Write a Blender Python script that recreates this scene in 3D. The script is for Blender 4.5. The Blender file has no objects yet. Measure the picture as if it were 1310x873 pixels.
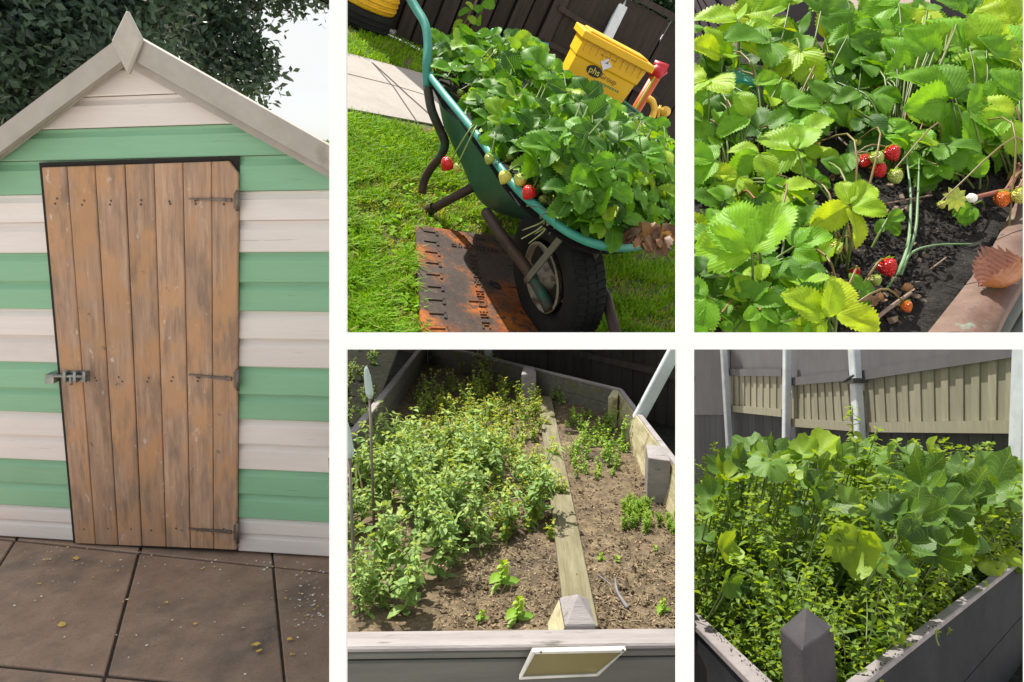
import bpy, math, random
import numpy as np
from mathutils import Matrix, Vector, Euler, noise as mnoise

random.seed(7)
rng = np.random.default_rng(11)
R = math.radians
SC = bpy.context.scene
COL = SC.collection
F = 850.0; CX = 655.0; CY = 436.5

# ------------------------------------------------------------- camera
cam_d = bpy.data.cameras.new('camera'); cam = bpy.data.objects.new('camera', cam_d); COL.objects.link(cam)
cam_d.sensor_width = 36.0; cam_d.lens = 36.0*F/1310.0
cam_d.clip_start = 0.02; cam_d.clip_end = 2000
CAMM = Matrix.Translation((0, 0, 1.75)) @ Matrix.Rotation(R(75), 4, 'X')
cam.matrix_world = CAMM
SC.camera = cam
CW = np.array(CAMM)[:3, :3]; CO = np.array(CAMM)[:3, 3]

def V3(a): return np.array(a, float)
def nrm(a):
    a = V3(a); return a/np.linalg.norm(a)
def ray(x, y):                    # direction (depth 1) in world axes of the sight line through a photo point
    return CW @ V3(((x-CX)/F, -(y-CY)/F, -1))
def at(x, y, Z): return CO + ray(x, y)*Z
def c2w(v): return CW @ V3(v)

class Frame:
    """a local set of axes: origin o, X along x, Z along the normal n"""
    def __init__(s, o, n, x):
        s.o = V3(o); s.z = nrm(n); x = V3(x); x = x - s.z*np.dot(x, s.z); s.x = nrm(x); s.y = np.cross(s.z, s.x)
        s.B = np.stack([s.x, s.y, s.z], 1)
        M = np.eye(4); M[:3, :3] = s.B; M[:3, 3] = s.o
        s.M = Matrix(M.tolist())
    def w(s, p): return s.o + s.B @ V3(p)
    def l(s, p): return s.B.T @ (V3(p)-s.o)
    def hit(s, x, y, h=0.0):      # local point on the plane z=h
        d = ray(x, y); o = s.o + s.z*h
        t = np.dot(o-CO, s.z)/np.dot(d, s.z)
        return s.l(CO+d*t)
    def hity(s, x, y, yy=0.0):    # local point on the plane y=yy
        d = ray(x, y); o = s.o + s.y*yy
        t = np.dot(o-CO, s.y)/np.dot(d, s.y)
        return s.l(CO+d*t)
    def sub(s, p, n=None, x=None):
        return Frame(s.w(p), s.B @ V3(n) if n is not None else s.z, s.B @ V3(x) if x is not None else s.x)
WORLDF = Frame((0, 0, 0), (0, 0, 1), (1, 0, 0))

# ------------------------------------------------------------- mesh building
def inview(W, xa, xb, ya, yb):
    c = (W-CO) @ CW; x = CX+F*c[:, 0]/-c[:, 2]; y = CY-F*c[:, 1]/-c[:, 2]
    return (x > xa) & (x < xb) & (y > ya) & (y < yb)
class MB:
    """collects polygons; V in local coordinates; uv + tint per vertex; material index per face"""
    def __init__(s): s.V = []; s.L = []; s.S = []; s.U = []; s.T = []; s.MI = []; s.n = 0; s.SM = []
    def add(s, V, faces, uv=None, tint=0.5, mi=0, smooth=False):
        V = np.asarray(V, float).reshape(-1, 3)
        s.V.append(V)
        s.U.append(np.zeros((len(V), 2)) if uv is None else np.asarray(uv, float))
        s.T.append(np.full(len(V), float(tint)) if np.isscalar(tint) else np.asarray(tint, float))
        if isinstance(faces, np.ndarray):
            s.L.append((faces+s.n).ravel()); s.S.append(np.full(len(faces), faces.shape[1])); k = len(faces)
        else:
            s.L.append(np.array([i+s.n for f in faces for i in f])); s.S.append(np.array([len(f) for f in faces])); k = len(faces)
        s.MI.append(np.full(k, mi)); s.SM.append(np.full(k, smooth)); s.n += len(V)
        return s
    clip = None                          # (Frame, xmin, xmax, ymin, ymax): leaves out what would poke through the partition
    def mesh(s, name, mats):
        me = bpy.data.meshes.new(name)
        if not s.V: return me
        if s.clip:
            fr, xa, xb, ya, yb = s.clip; ok = inview(np.concatenate(s.V) @ fr.B.T+fr.o, xa, xb, ya, yb)
            L0 = np.concatenate(s.L); S0 = np.concatenate(s.S); st0 = np.concatenate([[0], np.cumsum(S0)[:-1]])
            good = np.minimum.reduceat(ok[L0].astype(int), st0).astype(bool); s.L = [L0[np.repeat(good, S0)]]; s.S = [S0[good]]; s.MI = [np.concatenate(s.MI)[good]]; s.SM = [np.concatenate(s.SM)[good]]
            if not good.any(): return me
        V = np.concatenate(s.V).astype(np.float32); L = np.concatenate(s.L).astype(np.int32); S = np.concatenate(s.S).astype(np.int32)
        me.vertices.add(len(V)); me.vertices.foreach_set('co', V.ravel())
        me.loops.add(len(L)); me.loops.foreach_set('vertex_index', L)
        me.polygons.add(len(S)); st = np.concatenate([[0], np.cumsum(S)[:-1]]).astype(np.int32)
        me.polygons.foreach_set('loop_start', st)
        me.polygons.foreach_set('material_index', np.concatenate(s.MI).astype(np.int32))
        me.polygons.foreach_set('use_smooth', np.concatenate(s.SM).astype(bool))
        for m in (mats if isinstance(mats, (list, tuple)) else [mats]): me.materials.append(m)
        me.update(calc_edges=True)
        U = np.concatenate(s.U).astype(np.float32)
        uvl = me.uv_layers.new(name='UVMap'); uvl.data.foreach_set('uv', U[L].ravel())
        a = me.attributes.new('tint', 'FLOAT', 'POINT'); a.data.foreach_set('value', np.concatenate(s.T).astype(np.float32))
        return me
    # shapes
    def poly(s, pts, **k): return s.add(pts, [list(range(len(pts)))], **k)
    def prism(s, pts, d, **k):           # pts: loop, d: extrusion vector
        P = np.asarray(pts, float); n = len(P); d = V3(d)
        V = np.concatenate([P, P+d])
        f = [list(range(n))[::-1], list(range(n, 2*n))]+[[i, (i+1) % n, n+(i+1) % n, n+i] for i in range(n)]
        return s.add(V, f, **k)
    def box(s, c0, c1, **k):
        x0, y0, z0 = c0; x1, y1, z1 = c1
        return s.prism([(x0, y0, z0), (x1, y0, z0), (x1, y1, z0), (x0, y1, z0)], (0, 0, z1-z0), **k)
    def bbox(s, c0, c1, b=0.004, **k):   # box with chamfered edges
        c0 = np.minimum(c0, c1).astype(float); c1m = np.maximum(c0, c1).astype(float)
        V = []; idx = {}
        for ax in range(3):
            for sx in (0, 1):
                for sy in (0, 1):
                    for sz in (0, 1):
                        sg = (sx, sy, sz); p = [c1m[i] if sg[i] else c0[i] for i in range(3)]
                        for i in range(3):
                            if i != ax: p[i] += -b if sg[i] else b
                        idx[(ax, sg)] = len(V); V.append(p)
        f = []
        cyc = lambda a: [(0, 0), (1, 0), (1, 1), (0, 1)]
        for ax in range(3):
            o = [i for i in range(3) if i != ax]
            for sd in (0, 1):
                q = []
                for (u, v) in cyc(0):
                    sg = [0, 0, 0]; sg[ax] = sd; sg[o[0]] = u; sg[o[1]] = v; q.append(idx[(ax, tuple(sg))])
                f.append(q)
        for ax in range(3):
            o = [i for i in range(3) if i != ax]
            for u in (0, 1):
                for v in (0, 1):
                    sg0 = [0, 0, 0]; sg0[o[0]] = u; sg0[o[1]] = v; sg1 = list(sg0); sg1[ax] = 1
                    f.append([idx[(o[0], tuple(sg0))], idx[(o[1], tuple(sg0))], idx[(o[1], tuple(sg1))], idx[(o[0], tuple(sg1))]])
        for sx in (0, 1):
            for sy in (0, 1):
                for sz in (0, 1):
                    f.append([idx[(a, (sx, sy, sz))] for a in range(3)])
        return s.add(V, f, **k)
    def tube(s, pts, r, n=8, cap=True, **k):
        P = np.asarray(pts, float); m = len(P)
        r = np.full(m, r) if np.isscalar(r) else np.asarray(r, float)
        T = np.gradient(P, axis=0); T /= (np.linalg.norm(T, axis=1, keepdims=True)+1e-12)
        ref = V3((0, 0, 1)) if abs(T[0][2]) < .9 else V3((1, 0, 0))
        N = nrm(np.cross(T[0], ref)); V = []; U = []
        a = np.linspace(0, 2*math.pi, n, endpoint=False)
        for i in range(m):
            N = N-T[i]*np.dot(N, T[i]); N = nrm(N); B = np.cross(T[i], N)
            V.append(P[i]+r[i]*(np.cos(a)[:, None]*N+np.sin(a)[:, None]*B)); U.append(np.stack([a/6.283, np.full(n, i/(m-1))], 1))
        V = np.concatenate(V); f = []
        for i in range(m-1):
            for j in range(n):
                f.append([i*n+j, i*n+(j+1) % n, (i+1)*n+(j+1) % n, (i+1)*n+j])
        kk = dict(k); kk.setdefault('smooth', True)
        if cap: f.append(list(range(n))[::-1]); f.append([(m-1)*n+j for j in range(n)])
        return s.add(V, f, uv=np.concatenate(U), **kk)
    def lathe(s, o, ax, prof, n=24, **k):   # prof: list (r, h) along axis
        ax = nrm(ax); ref = V3((0, 0, 1)) if abs(ax[2]) < .9 else V3((1, 0, 0))
        N = nrm(np.cross(ax, ref)); B = np.cross(ax, N); a = np.linspace(0, 2*math.pi, n, endpoint=False)
        V = []; U = []
        for (r, h) in prof:
            V.append(V3(o)+ax*h+r*(np.cos(a)[:, None]*N+np.sin(a)[:, None]*B)); U.append(np.stack([a/6.283, np.full(n, h)], 1))
        f = []; m = len(prof)
        for i in range(m-1):
            for j in range(n): f.append([i*n+j, i*n+(j+1) % n, (i+1)*n+(j+1) % n, (i+1)*n+j])
        kk = dict(k); kk.setdefault('smooth', True)
        return s.add(np.concatenate(V), f, uv=np.concatenate(U), **kk)

def smooth_path(pts, n=6):
    P = [V3(p) for p in pts]; P = [2*P[0]-P[1]]+P+[2*P[-1]-P[-2]]; out = []
    for i in range(1, len(P)-2):
        for t in np.linspace(0, 1, n, endpoint=False):
            a, b, c, d = P[i-1:i+3]
            out.append(.5*((2*b)+(-a+c)*t+(2*a-5*b+4*c-d)*t*t+(-a+3*b-3*c+d)*t**3))
    out.append(P[-2]); return np.array(out)

def bevel(o, w=.003, seg=1):
    m = o.modifiers.new('bevel', 'BEVEL'); m.width = w; m.segments = seg; m.limit_method = 'ANGLE'; m.angle_limit = R(40)

# ------------------------------------------------------------- objects
def tag(o, label=None, cat=None, group=None, kind=None):
    if label: o['label'] = label
    if cat: o['category'] = cat
    if group: o['group'] = group
    if kind: o['kind'] = kind
    return o
def root(name, frame, label, cat, group=None):
    o = bpy.data.objects.new(name, None); COL.objects.link(o); o.empty_display_size = .05
    o.matrix_world = frame.M if isinstance(frame, Frame) else frame
    return tag(o, label, cat, group)
def part(name, mb, mats, parent=None, M=None):
    """M: matrix of the part relative to its parent (world if none)"""
    me = mb if isinstance(mb, bpy.types.Mesh) else mb.mesh(name, mats)
    o = bpy.data.objects.new(name, me); COL.objects.link(o)
    if parent is not None: o.parent = parent
    if M is not None: o.matrix_basis = M.M if isinstance(M, Frame) else M
    return o
def copy_tree(o, parent=None, M=None):
    c = o.copy(); COL.objects.link(c); c.parent = parent
    if M is not None: c.matrix_basis = M
    for ch in list(o.children): copy_tree(ch, c)
    return c

# ------------------------------------------------------------- materials
def newmat(name):
    m = bpy.data.materials.new(name); m.use_nodes = True; nt = m.node_tree
    for n in list(nt.nodes): nt.nodes.remove(n)
    out = nt.nodes.new('ShaderNodeOutputMaterial'); b = nt.nodes.new('ShaderNodeBsdfPrincipled')
    nt.links.new(b.outputs[0], out.inputs[0]); return m, nt, b, out
def N(nt, t, **k):
    n = nt.nodes.new(t)
    for a, v in k.items():
        if a.startswith('i_'):
            key = a[2:]; n.inputs[int(key) if key.isdigit() else key.replace('_', ' ')].default_value = v
        else: setattr(n, a, v)
    return n
def ramp(nt, fac, stops, interp='LINEAR'):
    r = nt.nodes.new('ShaderNodeValToRGB'); cr = r.color_ramp; cr.interpolation = interp
    while len(cr.elements) < len(stops): cr.elements.new(.5)
    for e, (p, c) in zip(cr.elements, stops):
        e.position = p; e.color = (*c, 1) if len(c) == 3 else c
    nt.links.new(fac, r.inputs[0]); return r.outputs[0]
def coords(nt, scale=(1, 1, 1), src='Object', off=None):
    tc = N(nt, 'ShaderNodeTexCoord'); mp = N(nt, 'ShaderNodeMapping'); mp.inputs['Scale'].default_value = scale
    nt.links.new(tc.outputs[src], mp.inputs[0])
    if off:  # shift by tint attribute so every plank differs
        a = N(nt, 'ShaderNodeAttribute', attribute_name='tint'); mu = N(nt, 'ShaderNodeMath', operation='MULTIPLY', i_1=off); nt.links.new(a.outputs['Fac'], mu.inputs[0])
        cb = N(nt, 'ShaderNodeCombineXYZ')
        for i in range(3): nt.links.new(mu.outputs[0], cb.inputs[i])
        nt.links.new(cb.outputs[0], mp.inputs['Location'])
    return mp.outputs[0]
def noise(nt, vec, s, detail=6, rough=.6, dist=0.0):
    n = N(nt, 'ShaderNodeTexNoise'); n.inputs['Scale'].default_value = s; n.inputs['Detail'].default_value = detail
    n.inputs['Roughness'].default_value = rough; n.inputs['Distortion'].default_value = dist
    nt.links.new(vec, n.inputs['Vector']); return n.outputs['Fac']
def mix(nt, a, b, fac, mode='MIX'):
    m = N(nt, 'ShaderNodeMix', data_type='RGBA', blend_type=mode)
    for k, v in ((0, fac), (6, a), (7, b)):
        if isinstance(v, (int, float)): m.inputs[k].default_value = v
        elif isinstance(v, tuple): m.inputs[k].default_value = (*v, 1) if len(v) == 3 else v
        else: nt.links.new(v, m.inputs[k])
    return m.outputs[2]
def bump(nt, b, h, strength=.3, dist=.01):
    n = N(nt, 'ShaderNodeBump'); n.inputs['Strength'].default_value = strength; n.inputs['Distance'].default_value = dist
    nt.links.new(h, n.inputs['Height']); nt.links.new(n.outputs[0], b.inputs['Normal'])
def surf(name, layers, rough=.6, metal=0.0, bmp=None, spec=.5, coat=0, tint_var=0.0, src='Object'):
    """layers: list of (scale_vec, noise_scale, stops[, (mask_scale_vec, mask_scale, lo, hi)]); first is the base; bmp (vecscale, scale, strength, dist)"""
    m, nt, b, out = newmat(name); col = None
    for L in layers:
        c = ramp(nt, noise(nt, coords(nt, L[0], src, off=7.3), L[1], 8, .65), L[2])
        if len(L) > 3:
            mk = L[3]; f = ramp(nt, noise(nt, coords(nt, mk[0], src, off=3.1), mk[1], 8, .6), [(mk[2], (0, 0, 0)), (mk[3], (1, 1, 1))])
            col = mix(nt, col, c, f)
        else: col = c
    if tint_var:
        a = N(nt, 'ShaderNodeAttribute', attribute_name='tint')
        mr = N(nt, 'ShaderNodeMapRange'); mr.inputs['To Min'].default_value = 1-tint_var; mr.inputs['To Max'].default_value = 1+tint_var
        nt.links.new(a.outputs['Fac'], mr.inputs[0]); col = mix(nt, col, mr.outputs[0], 1.0, 'MULTIPLY')
    nt.links.new(col, b.inputs['Base Color']); b.inputs['Roughness'].default_value = rough; b.inputs['Metallic'].default_value = metal
    b.inputs['Specular IOR Level'].default_value = spec
    if coat: b.inputs['Coat Weight'].default_value = coat
    if bmp: bump(nt, b, noise(nt, coords(nt, bmp[0], src, off=7.3), bmp[1], 8, .65), bmp[2], bmp[3])
    return m
def leafmat(name, dark, light, yellow=None, vein=(.25, .4, .1), rough=.45, trans=.35, veins=True, spec=.4, tcol=None, nscale=40, vs=.55):
    m, nt, b, out = newmat(name)
    a = N(nt, 'ShaderNodeAttribute', attribute_name='tint')
    st = [(0, dark), (.75, light)]
    if yellow: st.append((1.0, yellow))
    col = ramp(nt, a.outputs['Fac'], st)
    nz = noise(nt, coords(nt, (1, 1, 1)), nscale, 4)
    col = mix(nt, col, ramp(nt, nz, [(.3, (.7, .7, .7)), (.7, (1.25, 1.25, 1.25))]), .7, 'MULTIPLY')
    if veins:
        uv = N(nt, 'ShaderNodeUVMap'); sx = N(nt, 'ShaderNodeSeparateXYZ'); nt.links.new(uv.outputs[0], sx.inputs[0])
        ab = N(nt, 'ShaderNodeMath', operation='ABSOLUTE'); nt.links.new(sx.outputs[0], ab.inputs[0])
        # midrib
        mid = N(nt, 'ShaderNodeMapRange'); mid.inputs['From Max'].default_value = .06; mid.inputs['To Min'].default_value = 1; mid.inputs['To Max'].default_value = 0
        nt.links.new(ab.outputs[0], mid.inputs[0])
        # side veins: phase = v*9 - |u|*5
        m1 = N(nt, 'ShaderNodeMath', operation='MULTIPLY', i_1=9.0); nt.links.new(sx.outputs[1], m1.inputs[0])
        m2 = N(nt, 'ShaderNodeMath', operation='MULTIPLY', i_1=-4.0); nt.links.new(ab.outputs[0], m2.inputs[0])
        ad = N(nt, 'ShaderNodeMath', operation='ADD'); nt.links.new(m1.outputs[0], ad.inputs[0]); nt.links.new(m2.outputs[0], ad.inputs[1])
        pp = N(nt, 'ShaderNodeMath', operation='PINGPONG', i_1=.5); nt.links.new(ad.outputs[0], pp.inputs[0])
        sv = N(nt, 'ShaderNodeMapRange'); sv.inputs['From Max'].default_value = .12; sv.inputs['To Min'].default_value = .55; sv.inputs['To Max'].default_value = 0
        nt.links.new(pp.outputs[0], sv.inputs[0])
        mx = N(nt, 'ShaderNodeMath', operation='MAXIMUM'); nt.links.new(mid.outputs[0], mx.inputs[0]); nt.links.new(sv.outputs[0], mx.inputs[1])
        ml = N(nt, 'ShaderNodeMath', operation='MULTIPLY', i_1=vs); nt.links.new(mx.outputs[0], ml.inputs[0])
        col = mix(nt, col, vein, ml.outputs[0])
        bp = N(nt, 'ShaderNodeBump'); bp.inputs['Strength'].default_value = .35; bp.inputs['Distance'].default_value = .0015
        nt.links.new(pp.outputs[0], bp.inputs['Height']); nt.links.new(bp.outputs[0], b.inputs['Normal'])
    nt.links.new(col, b.inputs['Base Color']); b.inputs['Roughness'].default_value = rough; b.inputs['Specular IOR Level'].default_value = spec
    tr = N(nt, 'ShaderNodeBsdfTranslucent')
    tc = mix(nt, col, tcol or (1.6, 1.35, .35), 1.0, 'MULTIPLY'); nt.links.new(tc, tr.inputs[0])
    ms = N(nt, 'ShaderNodeMixShader'); ms.inputs[0].default_value = trans
    nt.links.new(b.outputs[0], ms.inputs[1]); nt.links.new(tr.outputs[0], ms.inputs[2]); nt.links.new(ms.outputs[0], out.inputs[0])
    return m
def plain(name, col, rough=.5, metal=0, spec=.5, var=.15, s=12, bs=.1):
    c = V3(col); return surf(name, [((1, 1, 1), s, [(.3, tuple(c*(1-var))), (.7, tuple(np.minimum(c*(1+var), 1)))])], rough, metal, ((1, 1, 1), s*4, bs, .003), spec)

# ------------------------------------------------------------- leaf templates: blade from (0,0,0) along +Y, normal +Z, length 1
def strawberry_leaflet(nu=16, nv=12, fold=.28, pleat=.006, teeth=9, cup=.15):
    V = []; U = []
    ts = np.linspace(0, 1, nu+1)
    for t in ts:
        w = .37*(math.sin(math.pi*min(1, t**.8*.98+.01))**.62)*(1-.10*t) if t < 1 else 0.0
        w = max(w, .012)
        odd = round(t*nu) % 2
        for s in np.linspace(-1, 1, nv+1):
            a = abs(s)
            ww = w
            if a > .99: ww = w*(1.07 if odd else .93)+(.012 if odd else 0)
            x = s*ww; y = t + .10*a*a*math.sin(math.pi*t)*.6 + (.02 if a > .99 and odd else 0)
            if t > .95 and a > .5: y -= .02
            z = fold*abs(x)*1.0 + pleat*math.cos(2*math.pi*(t*9-a*4))*(.3+a)*math.sin(math.pi*t)+cup*(-(t-.4)**2)+.02*math.sin(9*t+4*s)
            V.append((x, y, z)); U.append((s, t))
    f = []
    m = nv+1
    for i in range(nu):
        for j in range(nv): f.append([i*m+j, i*m+j+1, (i+1)*m+j+1, (i+1)*m+j])
    return np.array(V), np.array(f), np.array(U)
def ovate(nu=4, width=.28, fold=.3, droop=.25, lance=1.0, nv=2):
    V = []; U = []
    for t in np.linspace(0, 1, nu+1):
        w = width*math.sin(math.pi*min(.995, t**lance))**.8+.006
        if t == 1: w = .004
        for s in np.linspace(-1, 1, nv+1):
            V.append((s*w, t, fold*abs(s)*w-droop*t*t)); U.append((s, t))
    f = []; m = nv+1
    for i in range(nu):
        for j in range(nv): f.append([i*m+j, i*m+j+1, (i+1)*m+j+1, (i+1)*m+j])
    return np.array(V), np.array(f), np.array(U)
def lobed(nr=6, na=40, lobes=5, cup=.15, seed=0):       # big rounded squash leaf, stalk notch at origin, radius ~.5 about (0,.35)
    g = np.random.default_rng(seed); V = [(0, .12, 0)]; U = [(0, 0)]
    a = np.linspace(-math.pi*.97, math.pi*.97, na)
    ph = g.uniform(0, 6)
    for i in range(1, nr+1):
        r = i/nr
        for k, t in enumerate(a):
            rad = .5*(1+.055*math.cos(lobes*t)+.02*math.cos(3*lobes*t+1)+.03*math.sin(2*t+ph))
            if abs(t) > 2.5: rad *= 1-.35*(abs(t)-2.5)/.6
            rr = rad*r*(1+(.06*(k % 2) if i == nr else 0))
            x = rr*math.sin(t); y = .12+rr*math.cos(t)*1.02
            z = cup*rr*rr*2+.05*r*r*math.cos(lobes*t*1.0+.5)+.075*r*math.sin(3*t+ph)+.04*r*r*math.sin(7*t+ph)+.02*r*math.sin(13*t+9*r)
            V.append((x, y, z)); U.append((math.sin(t*lobes/2)*1.0, r))
    f = []
    for k in range(na-1): f.append([0, 1+k, 2+k])
    for i in range(nr-1):
        for k in range(na-1):
            f.append([1+i*na+k, 1+(i+1)*na+k, 2+(i+1)*na+k, 2+i*na+k])
    return np.array(V), f, np.array(U)
def rotm(ax, ang): return np.array(Matrix.Rotation(ang, 3, V3(ax).tolist()))
def basis(n, fwd):                                      # columns X,Y,Z with Z=n, Y~fwd
    n = nrm(n); f = V3(fwd); f = f-n*np.dot(f, n); f = nrm(f); return np.stack([np.cross(f, n), f, n], 1)
def put(mb, T, B, o, sc, tint, mi=0, smooth=True):
    V, f, U = T; mb.add((V*sc) @ B.T+V3(o), f, uv=U, tint=tint, mi=mi, smooth=smooth)
# =============================================================== light and sky
CLOUD = 4.9
SUN = nrm(c2w((-.24, .955, -.13)))
w = bpy.data.worlds.new('World'); SC.world = w; w.use_nodes = True; wn = w.node_tree
bg = wn.nodes['Background']; sky = wn.nodes.new('ShaderNodeTexSky'); sky.sky_type = 'NISHITA'; sky.sun_disc = False
sky.sun_elevation = math.asin(SUN[2]); sky.sun_rotation = math.atan2(SUN[0], SUN[1])
sky.dust_density = 2.0; sky.air_density = 1.0
# broken white cloud over the blue
_tc = wn.nodes.new('ShaderNodeTexCoord'); _mp = wn.nodes.new('ShaderNodeMapping'); _mp.inputs['Scale'].default_value = (1, 1, 3)
wn.links.new(_tc.outputs['Generated'], _mp.inputs[0])
_f = ramp(wn, noise(wn, _mp.outputs[0], 2.2, 8, .6), [(.30, (.55, .55, .55)), (.55, (1, 1, 1))])
wn.links.new(mix(wn, sky.outputs[0], (CLOUD*.98, CLOUD, CLOUD*1.0), _f), bg.inputs[0]); bg.inputs[1].default_value = .12
sd = bpy.data.lights.new('sun', 'SUN'); sd.energy = 4.9; sd.angle = R(.6); sd.color = (1, .95, .86)
so = bpy.data.objects.new('sun', sd); COL.objects.link(so); so.location = (0, 0, 8)
so.rotation_euler = Vector(SUN.tolist()).to_track_quat('Z', 'Y').to_euler()
SC.view_settings.view_transform = 'Standard'; SC.view_settings.look = 'None'; SC.view_settings.gamma = 1
SC.view_settings.exposure = EXPOSURE = 0.72
SC.cycles.max_bounces = 8; SC.cycles.transparent_max_bounces = 8

# =============================================================== ground sheet
gm = surf('pale_bounce_ground', [((1, 1, 1), 1.8, [(.3, (.44, .41, .37)), (.7, (.52, .49, .45))]), ((1, 1, 1), 60, [(.3, (.3, .28, .26)), (.7, (.6, .57, .53))], ((1, 1, 1), 90, .45, .6))], .95)  # unseen sheet, made pale to bounce sunlight up into the shaded views
mb = MB(); GZ = -2.3; mb.poly([(-400, -400, GZ), (400, -400, GZ), (400, 400, GZ), (-400, 400, GZ)])
tag(part('ground', mb, gm), kind='structure')

# =============================================================== white partition
white = plain('white_paint', (.93, .93, .93), .6, var=.01, bs=.02)
ZF = .55
PF = Frame(CO + CW @ V3((0, 0, -ZF)), CW @ V3((0, 0, 1)), CW @ V3((1, 0, 0)))
def fp(x, y, z=0): return ((x-CX)/F*ZF, -(y-CY)/F*ZF, z)
def bar(mb, x0, y0, x1, y1, t=.012, tp=3):
    # front face full size, back face narrower (chamfered reveals)
    a = [fp(x0, y0), fp(x1, y0), fp(x1, y1), fp(x0, y1)]
    q = [fp(x0+tp, y0+tp, -t), fp(x1-tp, y0+tp, -t), fp(x1-tp, y1-tp, -t), fp(x0+tp, y1-tp, -t)]
    mb.add(a+q, [[3, 2, 1, 0], [4, 5, 6, 7], [0, 1, 5, 4], [1, 2, 6, 5], [2, 3, 7, 6], [3, 0, 4, 7]])
rt = root('partition_frame', PF, 'plain white framework of upright strips and one crossbar dividing the five garden views', 'partition')
YT, YB = -120, 3200
for x0, x1 in ((421.2, 443), (865.6, 888), (1320, 1342)):
    m = MB(); bar(m, x0, YT, x1, YB); part('upright', m, white, rt)
m = MB(); bar(m, 443, 425.5, 865.6, 447.3); bar(m, 888, 425.5, 1320, 447.3); part('crossbar', m, white, rt)

# =============================================================== VIEW ONE: striped shed
VH = (-5530, 340)
Xs = -nrm(ray(*VH)); Uv = -nrm(ray(294, 2930))
S = Frame(at(303, 704, 3.0), np.cross(Xs, Uv), Xs)                # x right, y up the wall, z towards the path
n1 = nrm(np.cross(ray(*VH), ray(300, 252)));  n1 = n1 if n1[2] > 0 else -n1
G1 = Frame(S.o, n1, Xs)                                            # x right, y away, z up
YV = lambda y: S.hit(421, y)[1]
XR = lambda y: S.hit(431.0, y)
def yx(px): # wall edge as local line: x as function of local y
    a, b = S.hit(px, 150), S.hit(px, 700)
    return lambda y: a[0]+(b[0]-a[0])*(y-a[1])/(b[1]-a[1])
edgeR, edgeL = yx(431), yx(-70)
ra, rb = S.hit(167, 62), S.hit(431, 208); la, lb = S.hit(157, 62), S.hit(-70, 228)
rakeR = lambda y: ra[0]+(rb[0]-ra[0])*(y-ra[1])/(rb[1]-ra[1])
rakeL = lambda y: la[0]+(lb[0]-la[0])*(y-la[1])/(lb[1]-la[1])
DD = S.B.T @ nrm(ray(190, 300))
seams = [709, 686, 666, 635, 602.5, 570, 538, 506, 470, 434, 398, 361, 322, 281, 243, 197, 155, 113, 66]
colr = 'WWGGWWGGWWGGWWGGWWW'[:len(seams)-1]
colr = ['W', 'W', 'G', 'G', 'W', 'W', 'G', 'G', 'W', 'W', 'G', 'G', 'W', 'W', 'G', 'G', 'W', 'W']
def paint(name, c, dirt):
    return surf(name, [((1, 14, 1), 3, [(.3, tuple(V3(c)*.92)), (.7, c)]),
                       ((1, 1, 1), 2, [(.4, tuple(V3(c)*.85+V3(dirt)*.15)), (.6, tuple(V3(c)*.6+V3(dirt)*.4))], ((.6, 3, 1), 2.2, .52, .75)),
                       ((4, 40, 4), 2, [(0, dirt), (1, dirt)], ((1, 30, 1), 4, .66, .72))], .55, bmp=((1, 22, 1), 12, .25, .003), tint_var=.05)
mW = paint('white_weathered_paint', (.74, .69, .665), (.42, .38, .34)); mG = paint('green_weathered_paint', (.235, .48, .30), (.12, .25, .16))
timber_dark = surf('dark_timber', [((1, 1, 1), 6, [(.3, (.03, .026, .022)), (.7, (.06, .05, .045))])], .9)
shed = root('garden_shed', S.sub((0, 0, 0)), 'garden shed with green and white striped cladding, pointed gable and a worn brown plank door', 'shed')
m = MB(); eps = .0015
for i in range(len(seams)-1):
    yb, yt = YV(seams[i])+eps, YV(seams[i+1])-eps; h = yt-yb
    prof = [(yb, -.004), (yb, .018), (yb+.004, .020), (yb+h*.72, .016), (yb+h*.80, .010), (yb+h*.9, .004), (yt, .0035)]
    if i in (1, 3, 5, 7, 9, 11, 13): pass
    V = []
    for (y, z) in prof:
        l, r = max(edgeL(y), rakeL(y)), min(edgeR(y), rakeR(y)); 
        if l > r: l = r = (l+r)/2
        V += [(l, y, z), (r, y, z)]
    f = [[2*k, 2*k+1, 2*k+3, 2*k+2] for k in range(len(prof)-1)]
    m.add(V, f, tint=random.random(), mi=0 if colr[i] == 'W' else 1)
part('cladding', m, [mW, mG], shed)
# solid body behind, roof
yb0 = YV(709); ye = [S.hit(-70, 240), S.hit(431, 222), S.hit(162, 75)]
m = MB(); m.prism([(edgeL(yb0), yb0, -.012), (edgeR(yb0), yb0, -.012), (ye[1][0], ye[1][1], -.012), (ye[2][0], ye[2][1], -.012), (ye[0][0], ye[0][1], -.012)], tuple(DD*1.9), tint=.4)
part('body', m, mW, shed)
mB = surf('grey_bargeboard', [((1, 1, 1), 8, [(.3, (.33, .305, .275)), (.7, (.42, .39, .36))]), ((1, 1, 1), 5, [(0, (.2, .2, .16)), (1, (.27, .26, .2))], ((1, 1, 1), 6, .6, .75))], .75, bmp=((3, 3, 3), 20, .3, .003))
felt = surf('roof_felt', [((1, 1, 1), 30, [(.3, (.07, .075, .07)), (.7, (.13, .13, .12))])], .95, bmp=((1, 1, 1), 200, .4, .002))
H = lambda x, y, z: [*S.hit(x, y, z)[:2], z]
def pz(lst, z, t=.004): return [[*S.hit(x, y, z+t)[:2], z] for x, y in lst]
m = MB(); m.prism(pz([(160, 42), (160, 75), (-75, 251), (-75, 219)], .075, .028), (0, 0, .028)); part('bargeboard', m, mB, shed)
m = MB(); m.prism(pz([(431, 224), (163, 73), (163, 40), (431, 192)], .077, .028), (0, 0, .028)); part('bargeboard', m, mB, shed)
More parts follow.
